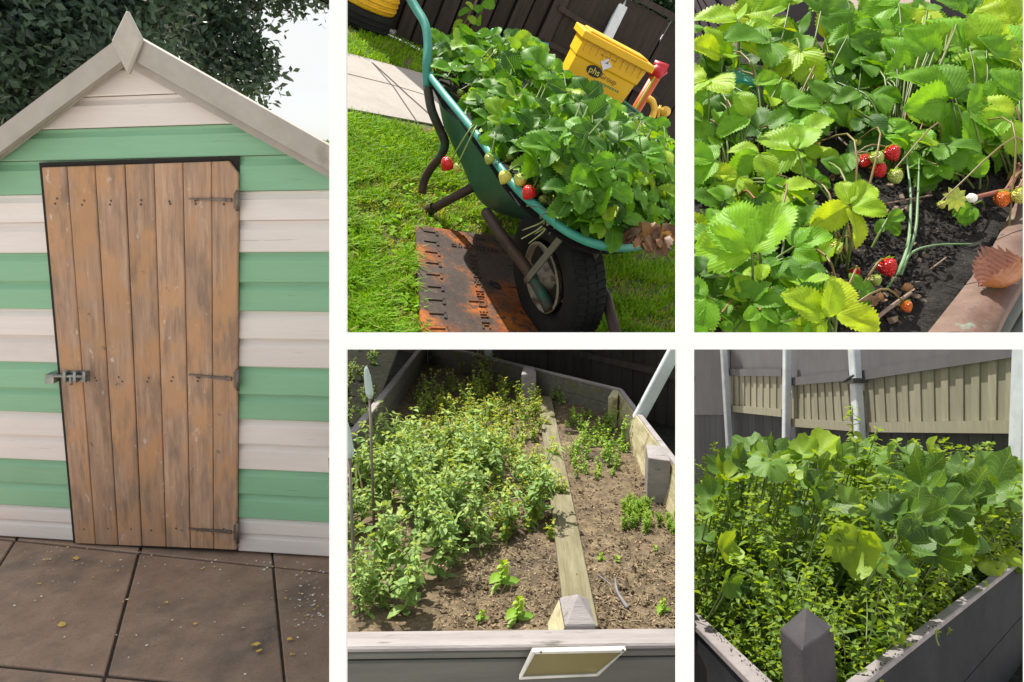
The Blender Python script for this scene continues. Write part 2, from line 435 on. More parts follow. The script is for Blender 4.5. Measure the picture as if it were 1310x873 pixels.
m = MB(); m.prism(pz([(160, 52), (160, 58), (-75, 235), (-75, 228)], .0745), tuple(DD*2.0)); m.prism(pz([(431, 209), (162, 57), (162, 51), (431, 202)], .0765), tuple(DD*2.0)); part('roof', m, felt, shed)
m = MB(); m.prism(pz([(160, 72), (160, 84), (-75, 262), (-75, 248)], .05), (0, 0, .016)); m.prism(pz([(431, 232), (163, 84), (163, 72), (431, 222)], .05), (0, 0, .016)); part('fascia_strip', m, mB, shed)
mF = plain('finial_paint', (.43, .40, .36), .7)
m = MB(); c = H(161, 55, .150); pts = pz([(161, 12), (141, 53), (163, 97), (181, 51)], .107, .02); base = pz([(161, 12), (141, 53), (163, 97), (181, 51)], .108)
P = np.array(pts); m.prism(P, (0, 0, .02)); o = part('finial', m, mF, shed); bevel(o, .006)
# door
wood = surf('worn_door_wood', [((15, .9, 9), 3.6, [(.2, (.20, .125, .085)), (.40, (.35, .22, .145)), (.6, (.46, .305, .21)), (.85, (.56, .42, .32))]),
     ((1, 1, 1), 2.5, [(.35, (.52, .29, .15)), (.65, (.42, .25, .14))], ((2.5, 1.8, 1), 2.2, .46, .58)),
     ((1, 1, 1), 9, [(0, (.14, .10, .075)), (1, (.26, .19, .14))], ((6, 1.3, 1), 3.0, .50, .74)),
     ((1, 1, 1), 9, [(0, (.58, .46, .38)), (1, (.62, .5, .42))], ((5, 2.0, 1), 6, .64, .72)),
     ((1, 1, 1), 9, [(0, (.10, .075, .05)), (1, (.12, .10, .08))], ((3, 3, 1), 4, .67, .74))], .75, bmp=((16, 1, 5), 7, .5, .006), tint_var=.12, src='UV')
door = None
tx = [53, 85, 121, 159, 196, 233, 270, 305]; ty = lambda x: 214.5-(x-53)*.034
bx = [96, 122, 151, 181, 212, 243, 273, 303]; by = lambda x: 695.5+(x-96)*.041
m = MB(); m.prism(pz([(50, 208.5), (306, 200), (304.5, 706), (94, 697)], .0185), (0, 0, .004)); 
gapm = plain('door_gap_dark', (.018, .014, .012), .9)  # near-black sheet: shade of the gap round the door, put in as colour
drm = MB()
for i in range(7):
    a = .55 if i else 0
    q = [(tx[i]+a, ty(tx[i])), (tx[i+1]-.55, ty(tx[i+1])), (bx[i+1]-.5, by(bx[i+1])), (bx[i]+a, by(bx[i]))]
    if i == 6: q = [q[0], (292, ty(292)), (304, 222), q[2], q[3]]
    zt = .036+.003*random.random()
    L0 = 1.9; u0 = i*.37
    uq = [(u0, L0), (u0+.11, L0), (u0+.11, 0), (u0, 0)] if len(q) == 4 else [(u0, L0), (u0+.1, L0), (u0+.11, L0-.1), (u0+.11, 0), (u0, 0)]
    drm.prism(pz(q[::-1], .0228, .015), (0, 0, zt-.0228), tint=random.random(), uv=uq[::-1]*2)
door = part('door', drm, wood, shed); bevel(door, .003)
part('door_gap_shade', m, gapm, shed)
m = MB()
for i in range(7):
    for yy_ in (256, 262, 482, 488, 678):
        f_ = (yy_-214)/482; xc = (tx[i]+tx[i+1])/2*(1-f_)+(bx[i]+bx[i+1])/2*f_+random.uniform(-3, 3); m.lathe(H(xc, yy_+random.uniform(-2, 2), .0392), (0, 0, 1), [(.0045, 0), (.003, .0015), (0, .002)], 8)
part('nail_heads', m, plain('nail_iron', (.07, .055, .045), .6), door)
iron = surf('rusty_dark_iron', [((1, 1, 1), 20, [(.3, (.12, .10, .09)), (.6, (.20, .165, .14)), (.8, (.24, .15, .10))])], .55, .5, ((1, 1, 1), 60, .3, .002))
zinc = surf('worn_zinc', [((1, 1, 1), 18, [(.3, (.13, .14, .14)), (.7, (.34, .36, .36))])], .4, .7)
for (y0, y1) in ((254, 256), (479, 485), (676, 681)):
    m = MB(); z0, z1 = .040, .045
    m.prism(pz([(241, y0), (241, y0+1.5), (296, y1+2.5), (296, y1-2)], z0), (0, 0, z1-z0))
    m.prism(pz([(299, y1-9), (299, y1+11), (305, y1+11), (305, y1-9)], z0), (0, 0, z1-z0))
    m.tube([H(304, y1-12, .047), H(304, y1+14, .047)], .008, 10)
    for xx in (252, 270, 288): m.lathe(H(xx, (y0+y1)/2+.5, .045), (0, 0, 1), [(.006, 0), (.005, .003), (0, .004)], 8)
    part('hinge', m, iron, door)
m = MB(); m.prism(pz([(80, 474), (80, 488), (114, 489), (114, 475)], .040), (0, 0, .004))
m.tube([H(67, 481, .056), H(108, 482, .056)], .0075, 10); m.tube([H(90, 481, .056), H(91, 493, .07)], .006, 8)
for xx in (84, 97, 109): m.prism(pz([(xx, 475), (xx, 488), (xx+3.5, 488), (xx+3.5, 475)], .044), (0, 0, .02))
m.prism(pz([(66, 476), (66, 487), (77, 487), (77, 476)], .022), (0, 0, .04))
part('bolt_latch', m, zinc, door)

# paving in front of the shed
pav = surf('brown_paving', [((1, 1, 1), 9, [(.25, (.22, .148, .105)), (.5, (.32, .218, .160)), (.75, (.40, .285, .215))]),
      ((1, 1, 1), 5, [(.3, (.10, .085, .075)), (.7, (.15, .13, .115))], ((1, 1, 1), 2.4, .56, .72)),
      ((1, 1, 1), 90, [(.3, (.13, .09, .07)), (.7, (.36, .28, .23))], ((1, 1, 1), 130, .52, .66))], .85, bmp=((1, 1, 1), 90, .45, .004), tint_var=.08)
A0, A1 = G1.hit(177.7, 706.6), G1.hit(134.5, 863); B0, B1 = G1.hit(350, 724), G1.hit(365.5, 885)
m = MB(); mj = MB()
for j in range(-3, 2):
    for k in range(-1, 3):
        q = []; w1 = .46 if j == 1 else 1
        for (jj, kk) in ((j, k), (j+w1, k), (j+w1, k+1), (j, k+1)):
            a = A0+(B0-A0)*jj; b = A1+(B1-A1)*jj; q.append(a+(b-a)*kk)
        q = np.array(q); c = q.mean(0); g = .009
        q2 = np.array([p-(p-c)/np.linalg.norm(p-c)*g for p in q]); q2[:, 2] = -.004+random.uniform(-.002, .002)
        m.prism(q2-np.array([0, 0, .05]), (0, 0, .05), tint=random.random())
o = part('pavement', m, pav, None, G1); tag(o, kind='structure'); bevel(o, .005, 2)
bd_ = [G1.hit(x, y, -.014) for x, y in ((-120, 1100), (431, 1100), (431, 660), (-120, 640))]; mj.prism(bd_, (0, 0, -.12))
o = part('path_bedding', mj, surf('joint_grit', [((1, 1, 1), 60, [(.3, (.025, .02, .017)), (.7, (.07, .055, .045))])], .95, bmp=((1, 1, 1), 150, .5, .004)), None, G1); tag(o, kind='structure')
# strewn petals
def flake(mb, o, s, n, tint, mi=0):
    a = random.uniform(0, 6.3); k = 5; pts = []
    for i in range(k):
        t = a+i*6.283/k; r = s*random.uniform(.5, 1); pts.append((o[0]+r*math.cos(t), o[1]+r*.7*math.sin(t), o[2]+random.uniform(0, s*.5)))
    mb.poly(pts, tint=tint, mi=mi)
m = MB()
spots = [(60, 712, 30, 12, 22), (100, 700, 30, 6, 18), (130, 722, 60, 20, 18), (395, 775, 26, 30, 55), (340, 722, 60, 10, 18), (400, 735, 20, 12, 16), (210, 790, 200, 70, 45), (250, 722, 60, 8, 14), (60, 760, 60, 40, 14)]
for (x, y, sx, sy, n) in spots:
    for _ in range(n):
        px, py = random.gauss(x, sx*.6), random.gauss(y, sy*.6)
        if py < 706+(px-178)*.06 or px > 428: continue
        h = G1.hit(px, py); h[2] = .002; yel = random.random() < .3
        flake(m, h, random.uniform(.003, .009), None, random.random(), 1 if yel else 0)
for (px, py, s) in ((80, 801, .03), (97, 716, .03), (328, 828, .035), (332, 835, .03), (371, 820, .02), (212, 773, .02), (60, 718, .02), (120, 740, .018), (250, 800, .015)):
    h = G1.hit(px, py); h[2] = .004; flake(m, h, s*.7, None, .5, 1)
tag(part('petal_litter', m, [plain('pale_petal', (.75, .75, .70), .7), plain('yellow_petal', (.62, .42, .10), .7)], None, G1), 'scattered white petals and yellow bits on the brown paving before the shed', 'petals', kind='stuff')

# tree behind the shed
def topx(w):
    c = CW.T @ (V3(w)-CO); return CX+F*c[0]/-c[2]
def topy(w):
    c = CW.T @ (V3(w)-CO); return CY-F*c[1]/-c[2]
def inpoly(x, y, P):
    c = False; j = len(P)-1
    for i in range(len(P)):
        if ((P[i][1] > y) != (P[j][1] > y)) and (x < (P[j][0]-P[i][0])*(y-P[i][1])/(P[j][1]-P[i][1]+1e-9)+P[i][0]): c = not c
        j = i
    return c
T1 = Frame((at(60, 300, 6.5)[0], at(60, 300, 6.5)[1], GZ), (0, 0, 1), (1, 0, 0))
tree = root('broadleaf_tree', T1, 'large dark leafy tree rising behind the striped shed', 'tree')
bark = surf('tree_bark', [((1, 1, .3), 10, [(.3, (.03, .026, .022)), (.7, (.08, .07, .055))])], .95, bmp=((1, 1, .3), 20, .6, .02))
tl = leafmat('tree_leaf', (.022, .044, .036), (.07, .125, .08), None, trans=.22, veins=False, rough=.4)
poly1 = [(-90, -150), (440, -150), (440, 15), (421, 30), (398, 50), (362, 52), (345, 78), (336, 118), (318, 128), (300, 100), (262, 88), (205, 44), (190, 60), (20, 170), (-90, 260)]
holes = [(22, 70, 17), (36, 128, 12), (205, 48, 9), (5, 148, 7), (250, 30, 7), (330, 40, 8), (385, 20, 7), (285, 62, 7), (310, 20, 6), (360, 30, 6), (270, 5, 5), (340, 5, 6), (300, 85, 5), (395, 38, 5), (230, 12, 4), (372, 12, 9), (408, 8, 8), (350, 44, 7), (318, 58, 8), (300, 44, 6), (412, 30, 9), (120, 10, 4), (60, 30, 5)]
m = MB(); quad = np.array([(0, 0, 0), (.28, .45, .08), (0, 1, 0), (-.28, .45, .08)]); qf = np.array([[0, 1, 2, 3]])
cl = []
while len(cl) < 620:
    x, y = random.uniform(-90, 440), random.uniform(-150, 260)
    if not inpoly(x, y, poly1): continue
    if x > 215 and random.random() < .30: continue
    if x > 335 and random.random() < .55: continue
    if any((x-a)**2+(y-b)**2 < (r+7)**2 for a, b, r in holes): continue
    cl.append((x, y, random.uniform(5.2, 7.6) if x < 215 else random.uniform(9.6, 11)))
Vs = []; tints = []
for (x, y, Z) in cl:
    c = T1.l(at(x, y, Z)); k = int(random.uniform(90, 150)); s = .13 if x < 215 else .19
    base = random.uniform(.1, .8)
    for _ in range(k):
        p = c+rng.normal(0, s, 3)
        if topx(T1.w(p)) > 426: continue
        B = basis(rng.normal(0, 1, 3)+V3((0, 0, .6)), rng.normal(0, 1, 3))
        m.add((quad*random.uniform(.06, .11)*(1 if x < 215 else 1.6)) @ B.T+p, qf, tint=min(1, max(0, base+random.uniform(-.2, .2))))
for (x, y) in ((-25, 800), (10, 800), (-20, 840), (20, 838), (55, 850), (-20, 880), (20, 880), (60, 885), (100, 885)):  # unseen leaf clusters added out of view to shade the sunlit paving corner
    p0 = G1.w(G1.hit(x, y))+SUN*random.uniform(3.3, 3.9); c = T1.l(p0)
    for _ in range(130):
        p = c+rng.normal(0, .12, 3); m.add((quad*random.uniform(.06, .11)) @ basis(rng.normal(0, 1, 3)+V3((0, 0, 1.5)), rng.normal(0, 1, 3)).T+p, qf, tint=random.random())
OVER = T1.l(G1.w(G1.hit(20, 845))+SUN*3.6)
part('crown', m, tl, tree)
m = MB(); top = T1.l(at(60, 120, 6.5)); m.tube(smooth_path([(0, 0, 0), (.05, 0, 2.2), top*.75, top, T1.l(at(80, -40, 6.6)), T1.l(at(90, -160, 6.8))]), np.linspace(.34, .12, 31), 14)
part('trunk', m, bark, tree)
m = MB(); m.tube(smooth_path([T1.l(at(70, -60, 6.6)), (T1.l(at(70, -60, 6.6))+OVER)/2+V3((0, 0, .3)), OVER], 6), np.linspace(.07, .015, 13), 7)  # first bough is added too, carrying the unseen shading clusters
for (x, y, Z) in random.sample(cl, 46):
    e = T1.l(at(x, y, Z)); s0 = T1.l(at(60+random.uniform(-5, 20), random.uniform(-60, 100), 6.5)); mid = (s0+e)/2+rng.normal(0, .1, 3)+V3((0, 0, .12))
    m.tube(smooth_path([s0, mid, e], 5), np.linspace(.03, .006, 11), 6)
part('limbs', m, bark, tree)
B1f = Frame((at(400, 300, 9)[0], at(400, 300, 9)[1], GZ), (0, 0, 1), (1, 0, 0)); bush = root('shrub', B1f, 'pale green shrub top showing over the right end of the shed roof', 'shrub')
m = MB()
for _ in range(1500):
    x, y = random.gauss(413, 12), 186+abs(random.gauss(0, 14)); p = B1f.l(at(min(x, 424), y, random.uniform(8.6, 9.4)))
    m.add((quad*.09) @ basis(rng.normal(0, 1, 3)+V3((0, 0, 1)), rng.normal(0, 1, 3)).T+p, qf, tint=random.uniform(.3, 1))
part('foliage', m, leafmat('shrub_leaf', (.06, .14, .05), (.12, .22, .08), None, veins=False), bush)
m = MB(); e = B1f.l(at(413, 190, 9)); m.tube([(0, 0, 0), e*.5, e], [.05, .04, .02], 8); part('stem', m, bark, bush)
# =============================================================== VIEW TWO: wheelbarrow of strawberries
K2 = 1.5; H2 = 1.62
n2 = nrm(c2w((.43, .765, .478)))
G2 = Frame(CO-n2*H2, n2, (1, 0, 0))
_a, _b = G2.w(G2.hit(600, 80, .9)), G2.w(G2.hit(800, 176, .9))
G2 = Frame(G2.w(G2.hit(548, 272)), n2, _b-_a)          # origin under the rear foot; x right, y away, z up
h2 = lambda x, y, z=0: G2.hit(x, y, z)
P2 = [(432.5, -60), (876.5, -60), (876.5, 436), (432.5, 436)]
# grass bank
gsoil = surf('lawn_soil', [((1, 1, 1), 3, [(.3, (.05, .10, .012)), (.6, (.09, .15, .02))]), ((1, 1, 1), 20, [(.3, (.10, .075, .04)), (.7, (.17, .14, .075))], ((1, 1, 1), 3.0, .44, .56))], .95, bmp=((1, 1, 1), 60, .8, .02))
def clipy(p):                                        # keep points below the horizon
    return p
edge = [h2(432.5, 436), h2(876.5, 436), h2(876.5, 232), h2(740, 168), h2(432.5, 12)]
m = MB(); m.prism(np.array(edge)+np.array([0, .75, -.18]), (0, -.75, .18))
tag(part('lawn', m, gsoil, None, G2), kind='structure')
conc = surf('pale_path_concrete', [((1, 1, 1), 5, [(.3, (.36, .32, .29)), (.7, (.46, .42, .38))]), ((1, 1, 1), 60, [(0, (.22, .19, .17)), (1, (.5, .46, .42))], ((1, 1, 1), 80, .5, .62))], .9, bmp=((1, 1, 1), 90, .4, .006))
m = MB(); m.prism([h2(432.5, 138.5, .004), h2(640, 176, .004), h2(660, 128, .004), h2(432.5, 66, .004)], (0, 0, .012))
tag(part('path', m, conc, None, G2), kind='structure')
crk = plain('path_crack', (.06, .05, .04), .95)
m = MB()
def strip(mb, pts, wpx, z=.018, **k):
    pts = [h2(x, y, z) for x, y in pts]
    for a, b in zip(pts[:-1], pts[1:]):
        d = nrm(b-a); s = np.cross((0, 0, 1), d)*wpx/2; mb.poly([a-s, b-s, b+s, a+s], **k)
strip(m, [(476, 80), (505, 106), (522, 122), (556, 152)], .028); strip(m, [(478, 82), (504, 112), (520, 136), (537, 161)], .016); strip(m, [(443, 94), (500, 108), (556, 125)], .014)
tag(part('path_joint', m, crk, None, G2), kind='structure')

# grass blades
grassm = leafmat('grass_blade', (.08, .21, .006), (.26, .50, .010), (.46, .40, .15), veins=False, trans=.4, rough=.6, spec=.15)
gm_ = MB()
gpolys = [[(433, 146), (500, 158), (560, 168), (600, 262), (640, 300), (529, 291), (536, 436), (433, 436)],
          [(433, -10), (470, 30), (560, 60), (570, 103), (540, 96), (500, 84), (433, 68)],
          [(700, 300), (877, 290), (877, 436), (735, 436), (745, 360)],
          [(545, 170), (700, 180), (700, 300), (600, 300)]]
bare = [(520, 250, 22, 16), (540, 285, 26, 10), (560, 262, 40, 22), (470, 275, 26, 12), (800, 372, 36, 13), (500, 300, 18, 40), (620, 290, 50, 12), (515, 400, 18, 30), (840, 415, 30, 10), (450, 330, 12, 10), (480, 240, 14, 8)]
def blade(mb, p, L, w, tint, lean):
    a = random.uniform(0, 6.283); d = V3((math.cos(a), math.sin(a), 0)); s = V3((-math.sin(a), math.cos(a), 0))*w
    q1 = p+V3((0, 0, L*.55))+d*L*lean*.4; q2 = p+V3((0, 0, L*.8))+d*L*lean
    mb.add([p-s, p+s, q1+s*.8, q1-s*.8, q2], [[0, 1, 2, 3], [3, 2, 4]], tint=tint)
cnt = 0
for gi, poly in enumerate(gpolys):
    xs = [p[0] for p in poly]; ys = [p[1] for p in poly]; nb = (36000, 9000, 15000, 6000)[gi]
    for _ in range(nb):
        x, y = random.uniform(min(xs), max(xs)), random.uniform(max(-4, min(ys)), max(ys))
        if not inpoly(x, y, poly): continue
        dn = 0
        for (a, b, sx, sy) in bare: dn = max(dn, math.exp(-((x-a)/sx)**2-((y-b)/sy)**2))
        dn = max(dn, .9 if mnoise.noise((x*.03, y*.06, 3.3)) > .33 else 0)
        if random.random() < dn*.78: continue
        dry = random.random() < .05+.6*dn
        t = random.uniform(.88, 1) if dry else min(.8, max(.05, .5+.35*mnoise.noise((x*.035, y*.05, 0))+random.uniform(-.22, .22)))
        blade(gm_, h2(x, y), random.uniform(.04, .085)*(1 if not dn > .4 else .5), random.uniform(.003, .0055), t, random.uniform(.3, 1.3))
# clover and plantain leaves among the grass
ov = ovate(3, .38, .2, .2)
for _ in range(1500):
    gi = random.choice((0, 0, 0, 2)); poly = gpolys[gi]; x, y = random.uniform(433, 877), random.uniform(146, 436)
    if not inpoly(x, y, poly) or mnoise.noise((x*.02, y*.03, 9)) < .05: continue
    p = h2(x, y, .03)
    for k in range(3):
        put(gm_, ov, basis(V3((random.gauss(0, .4), random.gauss(0, .4), 1)), rng.normal(0, 1, 3)), p, random.uniform(.03, .055), random.uniform(.35, .75))
tag(part('grass', gm_, grassm, None, G2), 'bright green patchy lawn grass around the wheelbarrow and along the path', 'grass', kind='stuff')

# back fence (dark boards, in two make-ups)
fo = h2(518, 54); FB = G2.sub(fo)                    # x along fence, z up
fb = lambda x, y: FB.hity(x, y, 0)
fdark = surf('dark_brown_fence_wood', [((6, 6, .6), 4, [(.25, (.020, .015, .013)), (.6, (.045, .034, .030)), (.85, (.072, .055, .048))])], .85, bmp=((9, 9, 1), 9, .5, .01), tint_var=.25)
fence = root('wooden_fence', FB, 'dark brown board fence behind the yellow wheeled bin', 'fence')
topz = lambda x: 2.75
zt_r = fb(812, 0)[2]; zt_r2 = fb(862, 27)[2]
m = MB(); m2 = MB()
x0, x1, xm = fb(432.5, 20)[0]-.3, fb(876.5, 100)[0]+.9, fb(693, 80)[0]
x = x0; k = 0
while x < xm:
    wd = .165; m.box((x, -.02 if k % 2 else .03, .02), (x+wd, 0.0 if k % 2 else .05, zt_r+.6 if x < xm-2 else zt_r+.3), tint=random.random()); x += wd+(.03 if k % 2 else .03); k += 1
m2.box((x0, .052, 0), (xm+.2, .08, zt_r+.2), tint=.1)
m2.box((xm+.2, .052, 0), (x1, .08, zt_r2-.25), tint=.1)
part('slat_panel', m, fdark, fence)
m = MB(); x = xm
while x < x1-.02:
    wd = min(.62, x1-x-.005); zt = zt_r+(zt_r2-zt_r)*(x-fb(812, 0)[0])/(fb(862, 27)[0]-fb(812, 0)[0])
    m.box((x, 0.0, .02), (x+wd-.025, .04, zt-.02), tint=random.random()); x += wd
part('board_panel', m, fdark, fence)
def zr(x, y): return fb(x, y)[2]
for (xa, ya, xb, yb, th) in ((713, 12, 836, 90, .06), (694, 55, 840, 130, .06), (806, -3, 877, 34, .07)):
    a, b = fb(xa, ya), fb(xb, yb); m = MB(); m.prism([(a[0], -.05, a[2]), (b[0], -.05, b[2]), (b[0], -.05, b[2]+th), (a[0], -.05, a[2]+th)], (0, .045, 0), tint=.9); part('rail', m, fdark, fence)
part('backing', m2, plain('fence_backing', (.008, .006, .005), .95), fence)
# hedge above fence corner
HF = FB.sub((x1-1, .8, 0)); hd = root('hedge', HF, 'dark evergreen hedge top showing above the corner of the brown fence', 'hedge')
m = MB()
for _ in range(5000):
    p = HF.l(at(random.uniform(800, 876), random.uniform(-25, 40), random.uniform(9.3, 10.2)))
    m.add((quad*.09) @ basis(rng.normal(0, 1, 3)+V3((0, 0, 1)), rng.normal(0, 1, 3)).T+p, qf, tint=random.random())
part('foliage', m, leafmat('hedge_leaf', (.01, .03, .012), (.03, .07, .02), None, veins=False, trans=.1), hd)
# white pole behind the bin
pw = plain('white_pole_paint', (.62, .66, .70), .45)
p0, p1 = G2.l(at(775, 52, 8.0)), G2.l(at(806, -12, 8.0)); PFr = G2.sub(p0, p1-p0, (1, 0, 0)); L = np.linalg.norm(p1-p0)
base_t = -p0[2]/((p1-p0)[2]/L)
pole = root('pole', PFr, 'slim white pole rising behind the yellow wheeled bin', 'pole')
m = MB(); m.box((-.06, -.04, base_t), (.06, .04, L+2.6)); o = part('shaft', m, pw, pole); bevel(o, .01)
m = MB(); m.box((-.075, -.05, -.02), (.075, .05, .03)); o = part('bracket', m, plain('grey_bracket', (.35, .36, .36), .5, .5), pole); bevel(o, .01)

# yellow wheeled bin
bo = h2(700, 196); BF = G2.sub(bo)
bf = lambda x, y, yy=0: BF.hity(x, y, yy)
yel = plain('yellow_bin_plastic', (.80, .47, .008), .42, var=.06, s=3, bs=.03)
bin_ = root('wheeled_bin', BF, 'bright yellow wheeled bin with closed lid standing against the fence', 'wheeled bin')
tl_, tr_ = bf(748, 51), bf(826, 90); ztop = (tl_[2]+tr_[2])/2; zb = .12
kL = bf(722, 95); kR = bf(780, 150)
sl = (kL[0]-tl_[0])/(kL[2]-tl_[2]); sr = (kR[0]-tr_[0])/(kR[2]-tr_[2])
xl = lambda z: tl_[0]+sl*(z-ztop)*.55; xr = lambda z: tr_[0]+sr*(z-ztop)*.8
D = .36
def ring(z, ins=0, d0=0):
    return [(xl(z)+ins, d0+ins, z), (xr(z)-ins, d0+ins, z), (xr(z)-ins, D-ins-(ztop-z)*.15, z), (xl(z)+ins, D-ins-(ztop-z)*.15, z)]
m = MB(); levels = [(zb, .0), (zb+.02, 0), (ztop-.16, 0), (ztop-.15, -.012), (ztop, -.012)]
Vv = sum([ring(z, i) for z, i in levels], []); f = [[3, 2, 1, 0]]
for i in range(len(levels)-1):
    for j in range(4): f.append([4*i+j, 4*i+(j+1) % 4, 4*i+4+(j+1) % 4, 4*i+4+j])
m.add(Vv, f); o = part('body', m, yel, bin_); bevel(o, .02, 3)
m = MB(); e = .05
m.prism([(xl(ztop)-e, -e-.02, ztop+.003), (xr(ztop)+e, -e-.02, ztop+.003), (xr(ztop)+e, D+e, ztop+.003), (xl(ztop)-e, D+e, ztop+.003)], (0, 0, .07))
m.prism([(xl(ztop)+.02, .0, ztop+.073), (xr(ztop)-.02, .0, ztop+.073), (xr(ztop)-.02, D-.05, ztop+.073), (xl(ztop)+.02, D-.05, ztop+.073)], (0, 0, .02))
o = part('lid', m, yel, bin_); bevel(o, .015, 3)
m = MB()
for i in range(10):
    xx = xl(ztop)+(xr(ztop)-xl(ztop))*(i+.5)/10; m.box((xx-.006, -.020, ztop-.09), (xx+.006, -.011, ztop-.005))
part('rim_ribs', m, yel, bin_)
m = MB()
for xx in (xl(zb)+.06, xr(zb)-.06): m.lathe((xx-.04, D-.15, .14), (1, 0, 0), [(.02, 0), (.14, 0), (.14, .08), (.02, .08)], 20)
part('wheel', m, plain('bin_rubber', (.02, .02, .02), .8), bin_)
# markings on the front: oval "phs", "Group", white diamond, thin lines
def glyph(txt, size, loc, mat_, parent, name, rot=0):
    cu = bpy.data.curves.new(name, 'FONT'); cu.body = txt; cu.size = size; cu.extrude = .001; cu.align_x = 'CENTER'; cu.align_y = 'CENTER'
    o = bpy.data.objects.new(name, cu); COL.objects.link(o)
    dg = bpy.context.evaluated_depsgraph_get(); me = bpy.data.meshes.new_from_object(o.evaluated_get(dg)); bpy.data.objects.remove(o)
    me.materials.clear(); me.materials.append(mat_); oo = bpy.data.objects.new(name, me); COL.objects.link(oo); oo.parent = parent
    oo.matrix_basis = Matrix.Translation(loc) @ Matrix.Rotation(R(90), 4, 'X') @ Matrix.Rotation(rot, 4, 'Z'); return oo
blk = plain('black_print', (.02, .018, .01), .5); wht = plain('white_print', (.8, .8, .85), .5); grn = plain('green_print', (.10, .25, .08), .5); ylp = plain('yellow_print', (.75, .62, .12), .5)
c = bf(760.5, 91.5); a = np.linspace(0, 2*math.pi, 28, endpoint=False)
m = MB(); m.prism([(c[0]+.085*math.cos(t), -.004, c[2]+.052*math.sin(t)) for t in a], (0, .006, 0)); part('oval_logo', m, blk, bin_)
glyph('phs', .085, (c[0], -.0055, c[2]), ylp, bin_, 'logo_lettering')
c = bf(778, 101.5); glyph('Group', .07, (c[0], -.0035, c[2]), plain('brown_print', (.22, .13, .02), .5), bin_, 'lettering')
c = bf(775, 82); m = MB(); s = .06; m.prism([(c[0]-s, -.017, c[2]), (c[0], -.017, c[2]-s), (c[0]+s, -.017, c[2]), (c[0], -.017, c[2]+s)], (0, .006, 0)); part('diamond_label', m, wht, bin_)
c = bf(776, 79); m = MB(); m.prism([(c[0]-.015, -.0195, c[2]-.02), (c[0]+.02, -.0195, c[2]-.015), (c[0]+.012, -.0195, c[2]+.012)], (0, .002, 0)); part('label_mark', m, plain('violet_print', (.2, .18, .45), .5), bin_)
a_, b_ = bf(769, 69.5), bf(788, 78.5); m = MB(); m.box((a_[0], -.019, a_[2]-.004), (b_[0], -.005, a_[2]+.004)); part('fine_print', m, plain('ochre_print', (.35, .2, .01), .5), bin_)
a_ = bf(764, 104); m = MB()
for i in range(9): m.box((a_[0]+i*.028, -.003, a_[2]-.012+random.uniform(-.004, .004)), (a_[0]+i*.028+.02, .003, a_[2]+.008)); 
part('fine_print', m, grn, bin_)

# red-headed orange pole and yellow chain hose by the bin
q0, q1 = G2.l(at(808, 150, 7.2)), G2.l(at(839, 98, 7.0)); rf = G2.sub((q0[0], q0[1], 0))
rp = root('tool_post', rf, 'slanted orange pole with a red grip leaning beside the yellow bin', 'tool')
redp = plain('red_plastic', (.55, .015, .03), .4); org = plain('orange_paint', (.55, .09, .015), .45)
m = MB(); A_ = rf.l(G2.w(q0)); B_ = rf.l(G2.w(q1)); dn = (A_-B_)/np.linalg.norm(A_-B_); foot = A_+dn*(A_[2]/max(.2, -dn[2]))
m.tube([foot, A_, B_], .055, 12); part('shaft', m, org, rp)
m = MB(); B2_ = rf.l(at(841, 93, 6.98)); C2_ = rf.l(at(852, 88, 6.95)); D2_ = rf.l(at(834, 84, 6.95)); m.tube([B_, B2_, rf.l(at(838, 86, 6.98))], [.06, .10, .07], 10); m.tube([B2_, C2_], [.07, .05], 10); m.tube([rf.l(at(836, 82, 6.96)), rf.l(at(853, 90, 6.96))], [.045, .06], 10); part('grip', m, redp, rp)
m = MB(); e1 = rf.l(G2.w(q0)); m.tube([foot+V3((-.03, -.05, 0)), A_+V3((-.03, -.056, 0)), B_+V3((-.03, -.056, 0))], .012, 6); part('yellow_edge', m, plain('lime_strip', (.35, .4, .02), .5), rp)
yh = plain('yellow_hose', (.80, .50, .06), .4)
cps = [(829, 126), (835, 131), (837, 142), (833, 155), (834, 165)]; cp3 = [G2.l(at(x, y, 6.9)) for x, y in cps]
cf = G2.sub((cp3[-1][0], cp3[-1][1], 0)); ch = root('hose', cf, 'curled yellow hose with a small yellow knob hanging right of the orange pole', 'hose')
m = MB(); m.tube(smooth_path([cf.l(G2.w(p)) for p in cp3]), .035, 8); m.tube([cf.l(at(834, 166, 6.9)), (0, 0, 0)], .02, 6); part('tube', m, yh, ch)
m = MB(); c_ = cf.l(at(851, 143, 6.9)); m.lathe(c_, (0, -1, .3), [(.0, -.05), (.05, -.04), (.055, 0), (.05, .03), (0, .05)], 12); m.tube([cf.l(at(834, 146, 6.9)), cf.l(at(843, 140, 6.9)), c_], .028, 8); m.tube([cf.l(at(842, 150, 6.9)), cf.l(at(845, 135, 6.9))], .015, 6); part('knob', m, yh, ch)

# stacked tyres top left
def tyre(mb, o, ax, r, w, ri, n=40, treads=True):
    prof = [(ri, -w*.32), (ri+.3*(r-ri), -w*.48), (r*.93, -w*.5), (r*.985, -w*.42), (r, -w*.2), (r, w*.2), (r*.985, w*.42), (r*.93, w*.5), (ri+.3*(r-ri), w*.48), (ri, w*.32), (ri, -w*.32)]
    mb.lathe(o, ax, prof, n)
yt = surf('yellow_painted_tyre', [((1, 1, 1), 8, [(.3, (.72, .40, .01)), (.7, (.85, .52, .02))]), ((1, 1, 1), 8, [(0, (.2, .1, .01)), (1, (.3, .16, .01))], ((1, 1, 6), 9, .6, .7))], .6, bmp=((2, 2, 8), 14, .6, .01))
rub = surf('black_rubber', [((1, 1, 1), 12, [(.3, (.008, .0085, .009)), (.7, (.017, .018, .019))])], .82, bmp=((1, 1, 1), 30, .3, .004), spec=.3)
